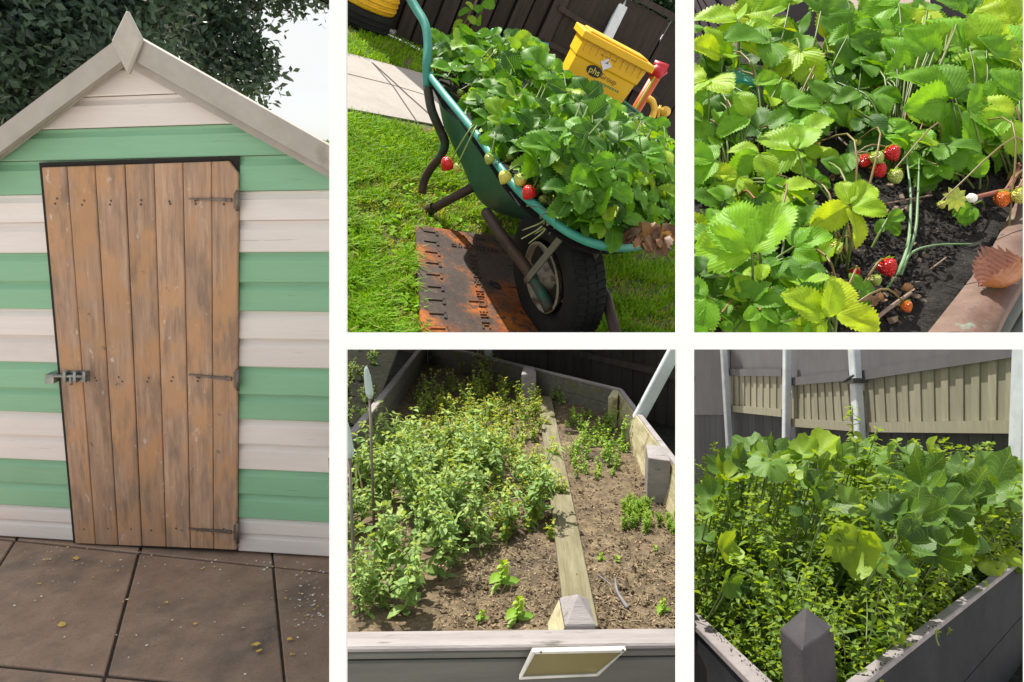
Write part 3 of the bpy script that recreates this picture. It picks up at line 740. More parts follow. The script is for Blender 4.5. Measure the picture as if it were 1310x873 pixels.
rT = .35; tc_ = h2(493, 50); T0 = G2.sub((tc_[0]-rT*.96, tc_[1]+.1, 0))
for (zc, mt, lab) in ((.17, rub, 'black rubber tyre lying flat on the grass, bottom of the stack'), (.40, yt, 'yellow painted tyre in the middle of the stack by the fence'), (.63, rub, 'black rubber tyre on top of the yellow tyre')):
    fr = T0.sub((0, 0, zc-.17)); t_ = root('tyre', fr, lab, 'tyre', 'old tyres stacked on the grass')
    m = MB(); tyre(m, (0, 0, .115), (0, 0, 1), rT, .225, .2); part('casing', m, mt, t_)
    m = MB()
    for zz in (.06, .115, .17): m.lathe((0, 0, zz), (0, 0, 1), [(rT-.004, -.008), (rT+.008, -.006), (rT+.008, .006), (rT-.004, .008)], 40)
    part('tread_rib', m, mt, t_)
# white lid and pale stones at the fence foot
lf = G2.sub(h2(560, 70)); m = MB(); m.lathe((0, 0, 0), (0, -.3, 1), [(.0, .0), (.12, .0), (.14, .02), (.13, .05), (.09, .07), (.05, .075), (0, .07)], 24); m.lathe((.12, .05, .06), (0, 0, 1), [(0, 0), (.05, 0), (.04, .04), (0, .05)], 12)
lid = part('plastic_lid', m, plain('white_plastic', (.8, .8, .8), .4), None, lf); tag(lid, 'small round white plastic lid lying at the foot of the dark fence', 'lid')
lf = G2.sub(h2(500, 43)); m = MB(); m.lathe((0, 0, 0), (0, 0, 1), [(0, 0), (.10, 0), (.11, .04), (.06, .08), (0, .08)], 9); tag(part('stone', m, plain('pale_stone', (.6, .6, .6), .8), None, lf), 'pale stone at the corner of the stacked tyres', 'stone')
# climbing sprig against the fence
sf = FB.sub((fb(585, 60)[0], -.25, 0)); sp = root('climbing_plant', sf, 'thin leafy sprig climbing up in front of the dark fence behind the barrow', 'climber')
pts = [sf.l(at(x, y, 7.6)) for x, y in ((578, 66), (585, 52), (592, 34), (600, 18), (608, 4), (614, -12))]; m = MB(); m.tube(smooth_path([(pts[0][0], 0, 0)]+pts), .012, 6); 
m.tube(smooth_path([pts[2], sf.l(at(610, 25, 7.6)), sf.l(at(622, 2, 7.6))]), .008, 6); part('stem', m, plain('twig', (.16, .11, .08), .8), sp)
m = MB(); slr = strawberry_leaflet(8, 6, teeth=5)
for (x, y, s) in ((586, 20, .16), (593, 33, .18), (600, 20, .14), (606, 12, .12), (590, 40, .12), (611, 17, .14), (619, 1, .2), (584, 42, .17), (578, 46, .14), (613, 21, .15), (592, 26, .14)):
    put(m, slr, basis(c2w((random.gauss(0, .4), .4, 1)) @ sf.B, rng.normal(0, 1, 3)), sf.l(at(x, y, 7.55)), s, random.uniform(.5, 1))
lf2 = leafmat('strawberry_leaf_mid', (.022, .10, .010), (.14, .37, .018), (.36, .50, .03), vein=(.32, .52, .10), trans=.38, rough=.5, spec=.3, vs=.8)
part('leaves', m, lf2, sp)

# ---------------------------------------------- steel cover plate on the grass
plate = surf('rusty_cover_plate', [((1, 1, 1), 4, [(.3, (.045, .034, .030)), (.7, (.10, .072, .060))]),
     ((1, 1, 1), 6, [(.35, (.22, .055, .012)), (.7, (.55, .17, .02))], ((1, 1, 1), 2.6, .49, .60)),
     ((1, 1, 1), 40, [(.3, (.03, .025, .02)), (.7, (.15, .09, .06))], ((1, 1, 1), 30, .52, .6))], .7, .2, ((1, 1, 1), 45, .55, .006))
pl = [(529, 294), (724, 322), (760, 440), (535.5, 440)]
m = MB(); P = [h2(x, y, .006) for x, y in pl]; m.prism(P[::-1], (0, 0, .035)); 
pf = G2.sub(P[0]-np.array([0, 0, .006])); cp = root('cover_plate', pf, 'rusty brown steel cover plate with raised tread studs lying on the grass', 'cover plate')
m = MB(); Pl = [pf.l(G2.w(p)) for p in P]; m.prism(Pl[::-1], (0, 0, .035)); o = None
plate_part = o; m = MB(); m.prism(Pl[::-1], (0, 0, .035)); X_ = (Pl[1]-Pl[0]); Y_ = (Pl[3]-Pl[0]); ux, uy = nrm(X_), nrm(Y_); LX, LY = np.linalg.norm(X_), np.linalg.norm(Y_)
def stud(a, b, w, l):
    o_ = Pl[0]+ux*a+uy*b+V3((0, 0, .0352)); m.prism([o_, o_+uy*l, o_+uy*l+ux*w, o_+ux*w], (0, 0, .007)) if False else m.prism([o_, o_+ux*w, o_+ux*w+uy*l, o_+uy*l], (0, 0, .006))
b = .06
while b < LY-.06:
    stud(.05, b, .10, .016); stud(.134, b, .016, .05); b += .125
a = .28
while a < LX-.1: stud(a, .055, .085, .016); stud(a+.07, .055, .016, .045); a += .155
a = .24
while a < LX-.15:                                       # worn, unreadable raised characters
    w_ = random.uniform(.022, .035)
    for q in random.sample([(0, 0, .007, .05), (w_-.007, 0, .007, .05), (0, 0, w_, .008), (0, .042, w_, .008), (0, .02, w_, .008)], 3): stud(a+q[0], .17+q[1], q[2], q[3])
    a += w_+.016
b = .28
while b < LY-.1:
    for q in random.sample([(0, 0, .05, .007), (0, .026, .05, .007), (0, 0, .008, .033), (.042, 0, .008, .033), (.02, 0, .008, .033)], 3): stud(.36+q[0], b+q[1], q[2], q[3])
    b += .05
for (a, b) in ((.62, .36), (.95, .42), (.60, .62), (.95, .7), (.3, .8)): stud(a, b, .12, .016); stud(a+.1, b, .016, .05)
part('plate', m, plate, cp)
m = MB(); c_ = Pl[0]+ux*LX*.40+uy*LY*.55; m.lathe(c_+V3((0, 0, .036)), (0, 0, 1), [(.018, .004), (.028, .006), (.034, .002)], 16); m.prism([c_+V3((-.045, -.01, .036)), c_+V3((-.02, -.02, .036)), c_+V3((-.01, .03, .036)), c_+V3((-.035, .03, .036))], (0, 0, .004)); part('lifting_keyhole', m, plain('hole_black', (.01, .01, .01), .9), cp)

# ---------------------------------------------- wheelbarrow
HR = .50*K2
rim_px = [(549, 88), (556, 100), (572, 121), (590, 143), (610, 168), (630, 197), (650, 225), (670, 247), (692, 266), (715, 286), (740, 301), (768, 311), (796, 314), (825, 309), (850, 296)]
far_px = [(868, 268), (872, 225), (850, 180), (810, 140), (760, 108), (700, 84), (640, 68), (595, 64), (566, 72)]
RIM = [h2(x, y, HR) for x, y in rim_px]+[h2(x, y, HR) for x, y in far_px]
BR = G2.sub((RIM[7]+RIM[18])/2*V3((1, 1, 0)))
br = root('wheelbarrow', BR, 'old green metal wheelbarrow tub on rusty tube legs with one black tyred wheel', 'wheelbarrow')
lb = lambda p: BR.l(G2.w(p))
RIMl = np.array([lb(p) for p in RIM]); cen = RIMl.mean(0)
green = surf('worn_green_enamel', [((1, 1, 1), 3, [(.3, (.008, .075, .05)), (.7, (.014, .12, .082))]), ((1, 1, 1), 6, [(.3, (.05, .035, .025)), (.7, (.12, .07, .04))], ((1, 1, 2.2), 5, .62, .7)),
    ((1, 1, 1), 20, [(0, (.02, .17, .12)), (1, (.05, .22, .16))], ((1, 1, 1), 9, .60, .74)), ((1, 1, 1), 20, [(0, (.01, .03, .025)), (1, (.02, .04, .03))], ((3, 3, .7), 3, .58, .75))], .5, .1, ((1, 1, 1), 30, .15, .003))
turq = surf('turquoise_worn_rim', [((1, 1, 1), 5, [(.3, (.03, .25, .19)), (.7, (.07, .36, .29))]), ((1, 1, 1), 6, [(.3, (.06, .035, .025)), (.7, (.12, .07, .05))], ((1, 1, 1), 6, .60, .72))], .5, .1, ((1, 1, 1), 40, .2, .003))
rustt = surf('rusty_tube', [((1, 1, 1), 7, [(.3, (.045, .028, .024)), (.7, (.10, .06, .048))]), ((1, 1, 1), 6, [(0, (.02, .11, .08)), (1, (.03, .15, .11))], ((1, 1, 1), 3, .56, .66))], .6, .3, ((1, 1, 1), 60, .3, .003))
tubeg = surf('green_handle_tube', [((1, 1, 1), 7, [(.3, (.035, .22, .17)), (.7, (.06, .30, .24))]), ((1, 1, 1), 6, [(.3, (.06, .04, .03)), (.7, (.14, .08, .05))], ((1, 1, 1), 4, .56, .66))], .5, .2, ((1, 1, 1), 60, .3, .003))
# floor loop of the tub, matched point for point with the rim
floor_px = [(567, 165), (569, 170), (573, 178), (580, 195), (588, 212), (597, 235), (606, 256), (622, 270), (642, 277), (664, 281), (684, 283), (700, 285), (715, 286), (728, 282), (742, 272)]
hf = [.62, .60, .57, .52, .47, .42, .38, .36, .36, .37, .38, .42, .47, .52, .56]
FL = [lb(h2(x, y, HR*z*.98)) for (x, y), z in zip(floor_px, hf)]
for i, (x, y) in enumerate(far_px):
    p = RIMl[len(rim_px)+i]; q = cen+(p-cen)*.62; q = V3((q[0], q[1], HR*.5)); FL.append(q)
FL = np.array(FL); nR = len(RIMl); m = MB()
lv = []
for t in (0, .12, .35, .65, .88, 1.0):
    bulge = 1+.10*math.sin(math.pi*t); q = RIMl*(1-t)+FL*t
    lv.append(q)
V = np.concatenate(lv+[FL.mean(0)[None]]); f = []
for i in range(len(lv)-1):
    for j in range(nR): f.append([i*nR+j, (i+1)*nR+j, (i+1)*nR+(j+1) % nR, i*nR+(j+1) % nR])
for j in range(nR): f.append([(len(lv)-1)*nR+j, len(lv)*nR, (len(lv)-1)*nR+(j+1) % nR])
m.add(V, f, smooth=True); o = part('tub', m, green, br); sm = o.modifiers.new('t', 'SOLIDIFY'); sm.thickness = .006
ss = o.modifiers.new('s', 'SUBSURF'); ss.levels = ss.render_levels = 1
m = MB(); R2 = smooth_path(list(RIMl)+[RIMl[0]], 3); outw = R2-cen; outw[:, 2] = 0; outw /= np.linalg.norm(outw, axis=1, keepdims=True)
prof = [(0, -.012), (.004, .010), (.016, .017), (.034, .008), (.037, -.016), (.028, -.02), (.012, -.006)]
n_ = len(R2); V = np.concatenate([R2+outw*a+V3((0, 0, b)) for a, b in prof]); f = []
for i in range(len(prof)):
    i2 = (i+1) % len(prof)
    for j in range(n_-1): f.append([i*n_+j, i*n_+j+1, i2*n_+j+1, i2*n_+j])
m.add(V, f, smooth=True); part('rim', m, turq, br)
AT = lambda x, y, Z: BR.l(at(x, y, Z))
def rr(x, y, z): return lb(h2(x, y, z))
# handle and rear leg (near side)
zr_ = 3.92
hp = [(512, -26, 4.05), (522, -6, 4.0), (533, 12, 3.97), (544, 32, 3.93), (547.5, 58, 3.9), (546, 84, 3.88), (547, 112, 3.9), (552, 140, 3.93), (562, 164, 3.98), (569, 182, 4.02), (565, 198, 4.08), (551, 216, 4.16), (543, 231, 4.2), (540, 248, 4.22)]
m = MB(); m.tube(smooth_path([AT(*p) for p in hp[:7]]), .026, 12); part('handle', m, tubeg, br)
m = MB(); m.tube(smooth_path([AT(*p) for p in hp[6:]]), .027, 12); part('leg', m, rustt, br)
fa = AT(548, 270, 4.19); m = MB(); m.tube([fa, AT(556, 266, 4.17), AT(610, 237, 3.93)], .027, 12); m.lathe(fa, nrm(AT(596, 243, 4.0)-fa)*-1, [(.034, -.05), (.036, .01), (0, .015)], 12); part('leg', m, rustt, br)
m = MB(); m.tube([AT(700, 60, 4.8), AT(655, 50, 4.9)], .026, 10); m.tube(smooth_path([AT(690, 70, 4.5), AT(668, 62, 4.9), AT(650, 64, 5.2), AT(630, 40, 5.3)]), .026, 10); part('handle', m, tubeg, br)
# wheel
wc = h2(712, 352, .235*K2); wcl = lb(wc); Hd = nrm((h2(800, 314, HR)-h2(549, 88, HR))*V3((1, 1, 0))); Ax = np.cross((0, 0, 1), Hd)
wr = wcl[2]-.01
Axv = nrm(Ax*V3((1, 1, 0))+V3((0, 0, -.02))); 
Axv = nrm(BR.B.T @ c2w((.90, .20, -.38)))                              # points away from the viewer
wh = root('wheel', Matrix.Translation(wcl.tolist()), None, None); wh.parent = br
m = MB(); tyre(m, (0, 0, 0), Axv, wr, .19, wr*.55, 56)
part('tyre', m, rub, wh)
m = MB(); N_ = 54
for k in range(N_):
    a = k*2*math.pi/N_; u = nrm(np.cross(Axv, (0, 0, 1))); v = np.cross(Axv, u); d = math.cos(a)*u+math.sin(a)*v; s = nrm(np.cross(Axv, d))
    for (o1, o2, sk) in ((-.075, -.03, .01), (-.02, .02, 0), (.03, .075, -.01)):
        c_ = d*(wr-.004); m.prism([c_+Axv*o1-s*.010, c_+Axv*o2-s*.010+s*sk, c_+Axv*o2+s*.010+s*sk, c_+Axv*o1+s*.010], d*.010)
part('tread', m, rub, wh)
rimm = surf('weathered_wheel_rim', [((1, 1, 1), 9, [(.3, (.20, .17, .14)), (.7, (.38, .34, .29))]), ((1, 1, 1), 12, [(0, (.05, .035, .025)), (1, (.1, .06, .04))], ((1, 1, 1), 10, .5, .6))], .7, .2, ((1, 1, 1), 50, .5, .005))
m = MB(); R0 = wr*.54; m.lathe((0, 0, 0), -Axv, [(R0, .09), (R0*.93, .095), (R0*.88, .06), (R0*.5, .03), (R0*.42, .05), (.07, .055), (.055, .12), (.03, .13), (0, .13)], 32); m.lathe((0, 0, 0), Axv, [(R0, .09), (R0*.88, .06), (.06, .05), (.05, .12), (0, .12)], 28)
part('wheel_rim', m, rimm, wh)
m = MB()
for k in range(4):
    a = k*math.pi/2+.3; u = nrm(np.cross(Axv, (0, 0, 1))); v = np.cross(Axv, u); d = math.cos(a)*u+math.sin(a)*v; s = nrm(np.cross(Axv, d))
    m.prism([-Axv*.065+d*R0*.45-s*.05, -Axv*.065+d*R0*.85-s*.07, -Axv*.065+d*R0*.85+s*.07, -Axv*.065+d*R0*.45+s*.05], Axv*.02)
part('rim_window', m, plain('wheel_dark', (.02, .016, .014), .9), wh)
# chassis tubes and stays
m = MB(); hub = wcl-Axv*.15; fwd_ = Hd
m.tube(smooth_path([AT(622, 272, 3.55), AT(645, 306, 3.35), hub+V3((0, 0, .02)), hub+(hub-AT(645, 306, 3.35))*.75]), .030, 12); part('chassis_tube', m, rustt, br)
hub2 = wcl+Axv*.17; m = MB(); m.tube([AT(700, 282, 3.7), hub2, hub2+(hub2-AT(700, 282, 3.7))*.5, AT(790, 436, 3.1)], .028, 12); part('chassis_tube', m, rustt, br)
m = MB(); m.tube([hub-Axv*.03, wcl+Axv*.2], .018, 10); part('axle', m, rustt, br)
stm = plain('galvanised_stay', (.22, .21, .20), .5, .6)
for a, b in ((AT(722, 300, 2.98), hub-Axv*.02), (AT(769, 316, 2.9), hub2)):
    m = MB(); d = nrm(b-a); s = nrm(np.cross(d, Axv)); m.prism([a-s*.018, b-s*.018, b+s*.018, a+s*.018], -Axv*.008); o = part('stay', m, stm, br)
# soil in the tub
soil = surf('dark_potting_soil', [((1, 1, 1), 22, [(.3, (.010, .008, .007)), (.6, (.028, .021, .017)), (.8, (.06, .045, .035))]), ((1, 1, 1), 60, [(0, (.10, .075, .05)), (1, (.2, .15, .11))], ((1, 1, 1), 70, .64, .7))], .95, bmp=((1, 1, 1), 45, 1.0, .02))
m = MB(); V = [cen+V3((0, 0, .02))]; f = []
for i, t in enumerate((.3, .6, .85, .985)):
    q = cen+(RIMl-cen)*t; q[:, 2] = HR-.045+np.array([.03*mnoise.noise((p[0]*4, p[1]*4, 0)) for p in q])-(.02 if t > .9 else 0); V += list(q)
for j in range(nR): f.append([0, 1+j, 1+(j+1) % nR])
for i in range(3):
    for j in range(nR): f.append([1+i*nR+j, 1+(i+1)*nR+j, 1+(i+1)*nR+(j+1) % nR, 1+i*nR+(j+1) % nR])
m.add(V, f, smooth=True); tag(part('soil', m, soil, None, BR), 'dark potting soil filling the green wheelbarrow tub', 'soil', kind='stuff')

# ---------------------------------------------- strawberry plants (shared maker)
SL_LO = [strawberry_leaflet(17, 6, fold=random.uniform(.1, .55), cup=random.uniform(.1, .6), pleat=.012) for _ in range(6)]
SL_HI = [strawberry_leaflet(25, 12, fold=random.uniform(.05, .5), cup=random.uniform(.05, .45), pleat=.008, teeth=11) for _ in range(6)]
def trifoliate(mb, o, n, fwd, s, tint, T, spread=1.05, petl=.12):
    B = basis(n, fwd)
    for k, (ang, sc) in enumerate(((0, 1.0), (spread+random.gauss(0, .12), .92), (-spread+random.gauss(0, .12), .92))):
        Rz = rotm((0, 0, 1), ang); tilt = rotm((1, 0, 0), random.gauss(-.12, .2)); roll = rotm((0, 1, 0), random.gauss(0, .18))
        Bk = B @ Rz @ tilt @ roll
        put(mb, random.choice(T), Bk, V3(o)+Bk[:, 1]*s*.04, s*sc*random.uniform(.92, 1.08), min(1, max(0, tint+random.gauss(0, .05))))
def petiole(mb, a, b, r, bend=.15, tint=.5, mi=0):
    a, b = V3(a), V3(b); L = np.linalg.norm(b-a); mid = (a+b)/2+V3((0, 0, bend*L))
    mb.tube(smooth_path([a, mid, b], 4), np.linspace(r*1.3, r*.8, 9), 6, cap=False, tint=tint, mi=mi)
def berry_mesh(L=.03, ripe=1):
    m = MB(); prof = [(0, 0)]
    for t in np.linspace(.06, 1, 9): prof.append((L*.46*math.sin(math.pi*min(1, t**.7*.97+.02))**.75, L*t))
    prof[-1] = (0, L); m.lathe((0, 0, 0), (0, 0, -1), prof, 14); return m
def berrymat(name, c, seed=(.85, .6, .12)):
    m, nt, b, out = newmat(name); v = N(nt, 'ShaderNodeTexVoronoi'); v.inputs['Scale'].default_value = 26
    uv = coords(nt, (1.0, 1.0, 1.0), 'Generated'); v.inputs['Scale'].default_value = 9; nt.links.new(uv, v.inputs['Vector'])
    f = ramp(nt, v.outputs['Distance'], [(.07, (1, 1, 1)), (.12, (0, 0, 0))]); nt.links.new(mix(nt, c, seed, f), b.inputs['Base Color'])
    bp = N(nt, 'ShaderNodeBump'); bp.inputs['Strength'].default_value = .8; bp.inputs['Distance'].default_value = .004; nt.links.new(v.outputs['Distance'], bp.inputs['Height']); nt.links.new(bp.outputs[0], b.inputs['Normal'])
    b.inputs['Roughness'].default_value = .25; b.inputs['Subsurface Weight'].default_value = .15; b.inputs['Subsurface Scale'].default_value = .01; return m
mRed = berrymat('ripe_berry', (.62, .012, .012), (.62, .22, .05)); mGrn = berrymat('unripe_berry', (.42, .50, .10), (.3, .25, .05)); mYel = berrymat('pale_berry', (.62, .60, .12), (.3, .25, .05)); mOrg = berrymat('orange_berry', (.75, .16, .02))
calyxm = leafmat('calyx_green', (.08, .2, .03), (.2, .36, .06), None, veins=False)
cal_t = ovate(3, .25, .2, -.3)
def berry(parent, o, L, mat_, down=(0, 0, -1), label=None):
    """o in the parent's axes; hangs along down"""
    mb = berry_mesh(L); B = basis(-nrm(down), (1, .2, .1)); M = np.eye(4); M[:3, :3] = B; M[:3, 3] = o
    p = part('strawberry', mb, mat_, parent, Matrix(M.tolist()))
    if label: p['label'] = label
    c = MB()
    for k in range(7):
        a = k*6.283/7; put(c, cal_t, basis(V3((.5*math.cos(a), .5*math.sin(a), 1)), (math.cos(a), math.sin(a), -.1)), V3((0, 0, L*.0)), L*.5, random.uniform(.3, .8))
    part('calyx', c, calyxm, p); return p
stemm = leafmat('strawberry_stalk', (.07, .12, .025), (.15, .22, .045), (.24, .10, .05), veins=False, trans=.1)

can2 = [(548, 64), (566, 54), (600, 50), (628, 44), (662, 50), (700, 72), (732, 96), (752, 112), (775, 140), (812, 146), (840, 165), (866, 190), (874, 250), (866, 300), (838, 300), (800, 296), (765, 290), (735, 280), (712, 262), (690, 236), (668, 240), (640, 200), (612, 172), (590, 136), (560, 84)]
gcol = ['pale', 'mid']
zones = {}
def rimd(x, y): return min(math.hypot(x-a, y-b) for a, b in smooth_path([(*p, 0) for p in rim_px], 4)[:, :2])
def hgt(x, y):            # canopy height above the rim plane
    # lower near the near-side rim
    d = rimd(x, y)
    return .02+min(.26, d*.0024)
cl2 = [(585, 80), (640, 78), (625, 125), (690, 110), (665, 170), (735, 150), (720, 205), (770, 185), (820, 180), (780, 240), (840, 225), (750, 265), (820, 275), (690, 230), (852, 280)]
leafs = [[] for _ in cl2]
tries = 0; placed = []
while len(placed) < 400 and tries < 40000:
    tries += 1
    x, y = random.uniform(545, 876), random.uniform(42, 305)
    if not inpoly(x, y, can2): continue
    if min(math.hypot(x-a, y-b+4) for a, b in ((604, 119), (629, 197), (650, 217), (667, 222), (683, 237), (698, 252), (655, 200), (590, 112))) < 17: continue
    if rimd(x, y) < 13 or (rimd(x, y) < 30 and random.random() < .6): continue
    if min([math.hypot(x-a, y-b) for a, b in placed] or [99]) < 6.3: continue
    placed.append((x, y)); i = min(range(len(cl2)), key=lambda i: (cl2[i][0]-x)**2+(cl2[i][1]-y)**2); leafs[i].append((x, y))
where = ['at the handle end', 'behind the handle end', 'over the near rim by the handle', 'at the back edge below the fence', 'above the hanging berries', 'in front of the yellow bin', 'in the middle of the tub', 'below the yellow bin', 'below the orange pole', 'in the front half of the tub', 'on the far right edge', 'above the wheel', 'by the dead leaves at the nose', 'behind the pale berries on the rim', 'at the nose right of the dead leaves']
for i, pts in enumerate(leafs):
    c = h2(cl2[i][0], cl2[i][1], HR); c = V3((c[0], c[1], HR-.03)); PFm = G2.sub(c)
    pr = root('strawberry_plant', PFm, 'leafy green strawberry plant in the wheelbarrow, '+where[i], 'strawberry plant', 'strawberry plants growing in the green wheelbarrow')
    ml, ms = MB(), MB()
    for (x, y) in pts:
        hh = hgt(x, y)*random.uniform(.55, 1.25); p = PFm.l(G2.w(h2(x, y, HR+hh)))
        tocam = PFm.B.T @ nrm(CO-PFm.w(p))
        nn = V3((0, 0, 1))*.75+tocam*.45+rng.normal(0, .30, 3)
        s = random.uniform(.085, .145)*(1.1 if y < 150 else .95)*min(1, .55+rimd(x, y)/60)
        t = random.choice([.2, .4, .55, .68, .78, .85, .1]) if random.random() > .06 else .95
        trifoliate(ml, p, nn, rng.normal(0, 1, 3)-tocam*.3+V3((0, 0, -.2)), s, t, SL_LO)
        petiole(ms, (p[0]*.45+random.gauss(0, .03), p[1]*.45+random.gauss(0, .03), 0), p, .004)
    part('leaves', ml, lf2, pr); part('stalks', ms, stemm, pr)
    if i == 0: br_p = pr
    leafs[i] = (pr, PFm)
# berries over the rim
def berry2(idx, x, y, hh, L, mt, lab=None, stem_from=None):
    pr, fr = leafs[idx]; p = fr.l(G2.w(h2(x, y, HR+hh))); 
    m = MB(); a = fr.l(G2.w(h2(*stem_from, HR+.03))) if stem_from else V3((p[0]*.5, p[1]*.5, .0)); petiole(m, a, p, .005, .35); part('fruit_stalk', m, stemm, pr)
    berry(pr, p, L, mt, down=(random.gauss(0, .2), random.gauss(-.1, .2), -1), label=lab)
berry2(4, 578, 203, -.10, .075, mRed, 'dark red strawberry hanging below the rim', (610, 165))
berry2(4, 586, 210, -.10, .045, mYel, None, (610, 165)); berry2(2, 604, 119, .02, .07, mYel); berry2(4, 629, 197, .03, .055, mGrn, None, (622, 178))
berry2(13, 650, 219, .05, .065, mYel, 'pale yellow unripe strawberry on the rim'); berry2(13, 667, 224, .06, .065, mYel); berry2(13, 683, 239, .06, .07, mRed, 'ripe red strawberry on the rim'); berry2(13, 698, 252, .03, .045, mGrn); berry2(13, 691, 235, .03, .04, mGrn)
berry2(2, 590, 115, .02, .045, mGrn); berry2(9, 802, 236, .12, .04, mYel); berry2(14, 856, 305, .0, .05, mGrn); berry2(12, 850, 285, .04, .045, mYel); berry2(4, 655, 196, .04, .05, mGrn)
# tuft of pale grass roots hanging over the rim
gf = BR.sub(rr(702, 272, HR)); m = MB()
for (x, y) in ((668, 295), (684, 300), (676, 312), (700, 290), (702, 300), (695, 285), (667, 306), (714, 290)):
    a = gf.l(at(703+random.uniform(-5, 4), 268, 2.93)); b = gf.l(at(x, y, 2.9)); mid = gf.l(at((703+x)/2+9, (268+y)/2+2, 2.88)); m.tube(smooth_path([a, mid, b], 6), np.linspace(.007, .002, 13), 5)
for _ in range(12):
    a = gf.l(at(704, 268, 2.93)); b = gf.l(at(random.uniform(690, 718), random.uniform(250, 282), 2.88)); petiole(m, a, b, .004, .2)
tag(part('grass_tuft', m, leafmat('pale_grass', (.30, .36, .16), (.5, .55, .3), None, veins=False), None, gf), 'wispy tuft of pale grass hanging over the turquoise rim above the wheel', 'grass tuft')
# dead leaves at the nose, straw
dead = leafmat('dead_leaf', (.10, .055, .035), (.26, .15, .09), (.34, .20, .12), vein=(.3, .2, .13), trans=.15)
df = BR.sub(rr(842, 302, HR)); m = MB(); crinkle = [strawberry_leaflet(10, 6, fold=1.6, cup=-1.2, pleat=.05) for _ in range(3)]
for _ in range(26):
    x, y = random.gauss(836, 14), random.gauss(304, 5); put(m, random.choice(crinkle), basis(rng.normal(0, 1, 3), rng.normal(0, 1, 3)), df.l(at(x, min(y, 325), random.uniform(2.68, 2.86))), random.uniform(.035, .09), random.random())
tag(part('dead_leaves', m, dead, None, df), 'clump of curled brown dead leaves on the nose of the wheelbarrow rim', 'dead leaves')
m = MB()
for _ in range(260):
    x = random.uniform(700, 855); y = 268+(x-700)*.22+random.gauss(0, 7); z = HR+random.uniform(-.01, .02)
    a = BR.l(G2.w(h2(x, min(y, 306), z))); d = rng.normal(0, 1, 3)*V3((1, 1, .15)); d = nrm(d)*random.uniform(.03, .10); m.tube([a, a+d*.5+V3((0, 0, .01)), a+d], .0022, 4, cap=False, tint=random.random())
tag(part('straw', m, leafmat('dry_straw', (.14, .09, .05), (.34, .25, .15), None, veins=False, trans=.1), None, BR), 'dry straw and stalks along the soil beside the wheelbarrow rim', 'straw', kind='stuff')
m = MB(); yl = leafmat('yellowed_leaf', (.5, .28, .03), (.62, .42, .06), None, trans=.2)
yf = BR.sub(rr(738, 286, HR)); trifoliate(m, (0, 0, .03), (0, -.3, 1), (0, 1, 0), .09, .6, SL_LO); tag(part('fallen_leaf', m, yl, None, yf), 'yellow withered leaf lying on the soil just above the wheel', 'leaf')
# =============================================================== VIEW THREE: strawberries close up
H3v = .42
n3 = nrm(c2w((.05, .72, .68)))
Z3 = .80
G3 = Frame(at(1170, 300, Z3), n3, c2w((1, 0, 0)))
h3 = lambda x, y, z=0: G3.hit(x, y, z)
soil3 = surf('black_crumbly_soil', [((1, 1, 1), 60, [(.25, (.006, .005, .004)), (.55, (.020, .016, .013)), (.8, (.055, .042, .034))]), ((1, 1, 1), 150, [(0, (.10, .08, .06)), (1, (.22, .17, .13))], ((1, 1, 1), 170, .63, .70))], .95, bmp=((1, 1, 1), 130, 1.0, .01))
m = MB(); n_ = 90; gx = np.linspace(880, 1340, n_); gy = np.linspace(-30, 436, n_); V = []
for y in gy:
    for x in gx:
        p = h3(min(x, 1340), y); 
        e = .006*mnoise.noise((p[0]*22, p[1]*22, 0))+.004*mnoise.noise((p[0]*60, p[1]*60, 1))+.002*mnoise.noise((p[0]*150, p[1]*150, 1)); V.append(p+V3((0, 0, e)))
def cut3(x, y): return (y > 60 or x > 1060) and y > 20
f = [[i*n_+j, i*n_+j+1, (i+1)*n_+j+1, (i+1)*n_+j] for i in range(n_-1) for j in range(n_-1) if cut3(gx[j], gy[i]) and not (gx[j] > 1185+(425-gy[i])*.655+7)]
m.add(V, f, smooth=True); tag(part('soil', m, soil3, None, G3), 'black crumbly soil under the strawberry leaves beside the rusty metal edge', 'soil', kind='stuff')
# crumbs, bark bits, grit
m = MB()
sp_poly = [(1010, 250), (1100, 190), (1240, 170), (1310, 180), (1300, 240), (1200, 350), (1140, 425), (1010, 425), (900, 425), (900, 380)]
def chunk(mb, o, s, tint, mi=0, flat=1.0):
    V = np.array([(-1, -1, -1), (1, -1, -1), (1, 1, -1), (-1, 1, -1), (-1, -1, 1), (1, -1, 1), (1, 1, 1), (-1, 1, 1)], float)*rng.uniform(.35, 1, (8, 3))*V3((1, .7, .6*flat))*s
    V = V @ basis(rng.normal(0, .5, 3)+V3((0, 0, 1)), rng.normal(0, 1, 3)).T+o
    mb.add(V, [[3, 2, 1, 0], [4, 5, 6, 7], [0, 1, 5, 4], [1, 2, 6, 5], [2, 3, 7, 6], [3, 0, 4, 7]], tint=tint, mi=mi)
for _ in range(5200):
    x, y = random.uniform(895, 1310), random.uniform(100, 425)
    if not inpoly(x, y, sp_poly): continue
    r = random.random(); s = random.uniform(.0012, .004)*(1.6 if r > .93 else 1)
    chunk(m, h3(x, y, .003), s, random.random(), 1 if r > .955 else 0)
tag(part('soil_crumbs', m, [soil3, plain('bark_grit', (.20, .14, .10), .9, var=.4)], None, G3), 'loose soil crumbs and bark grit in the gaps between strawberry leaves', 'soil', kind='stuff')
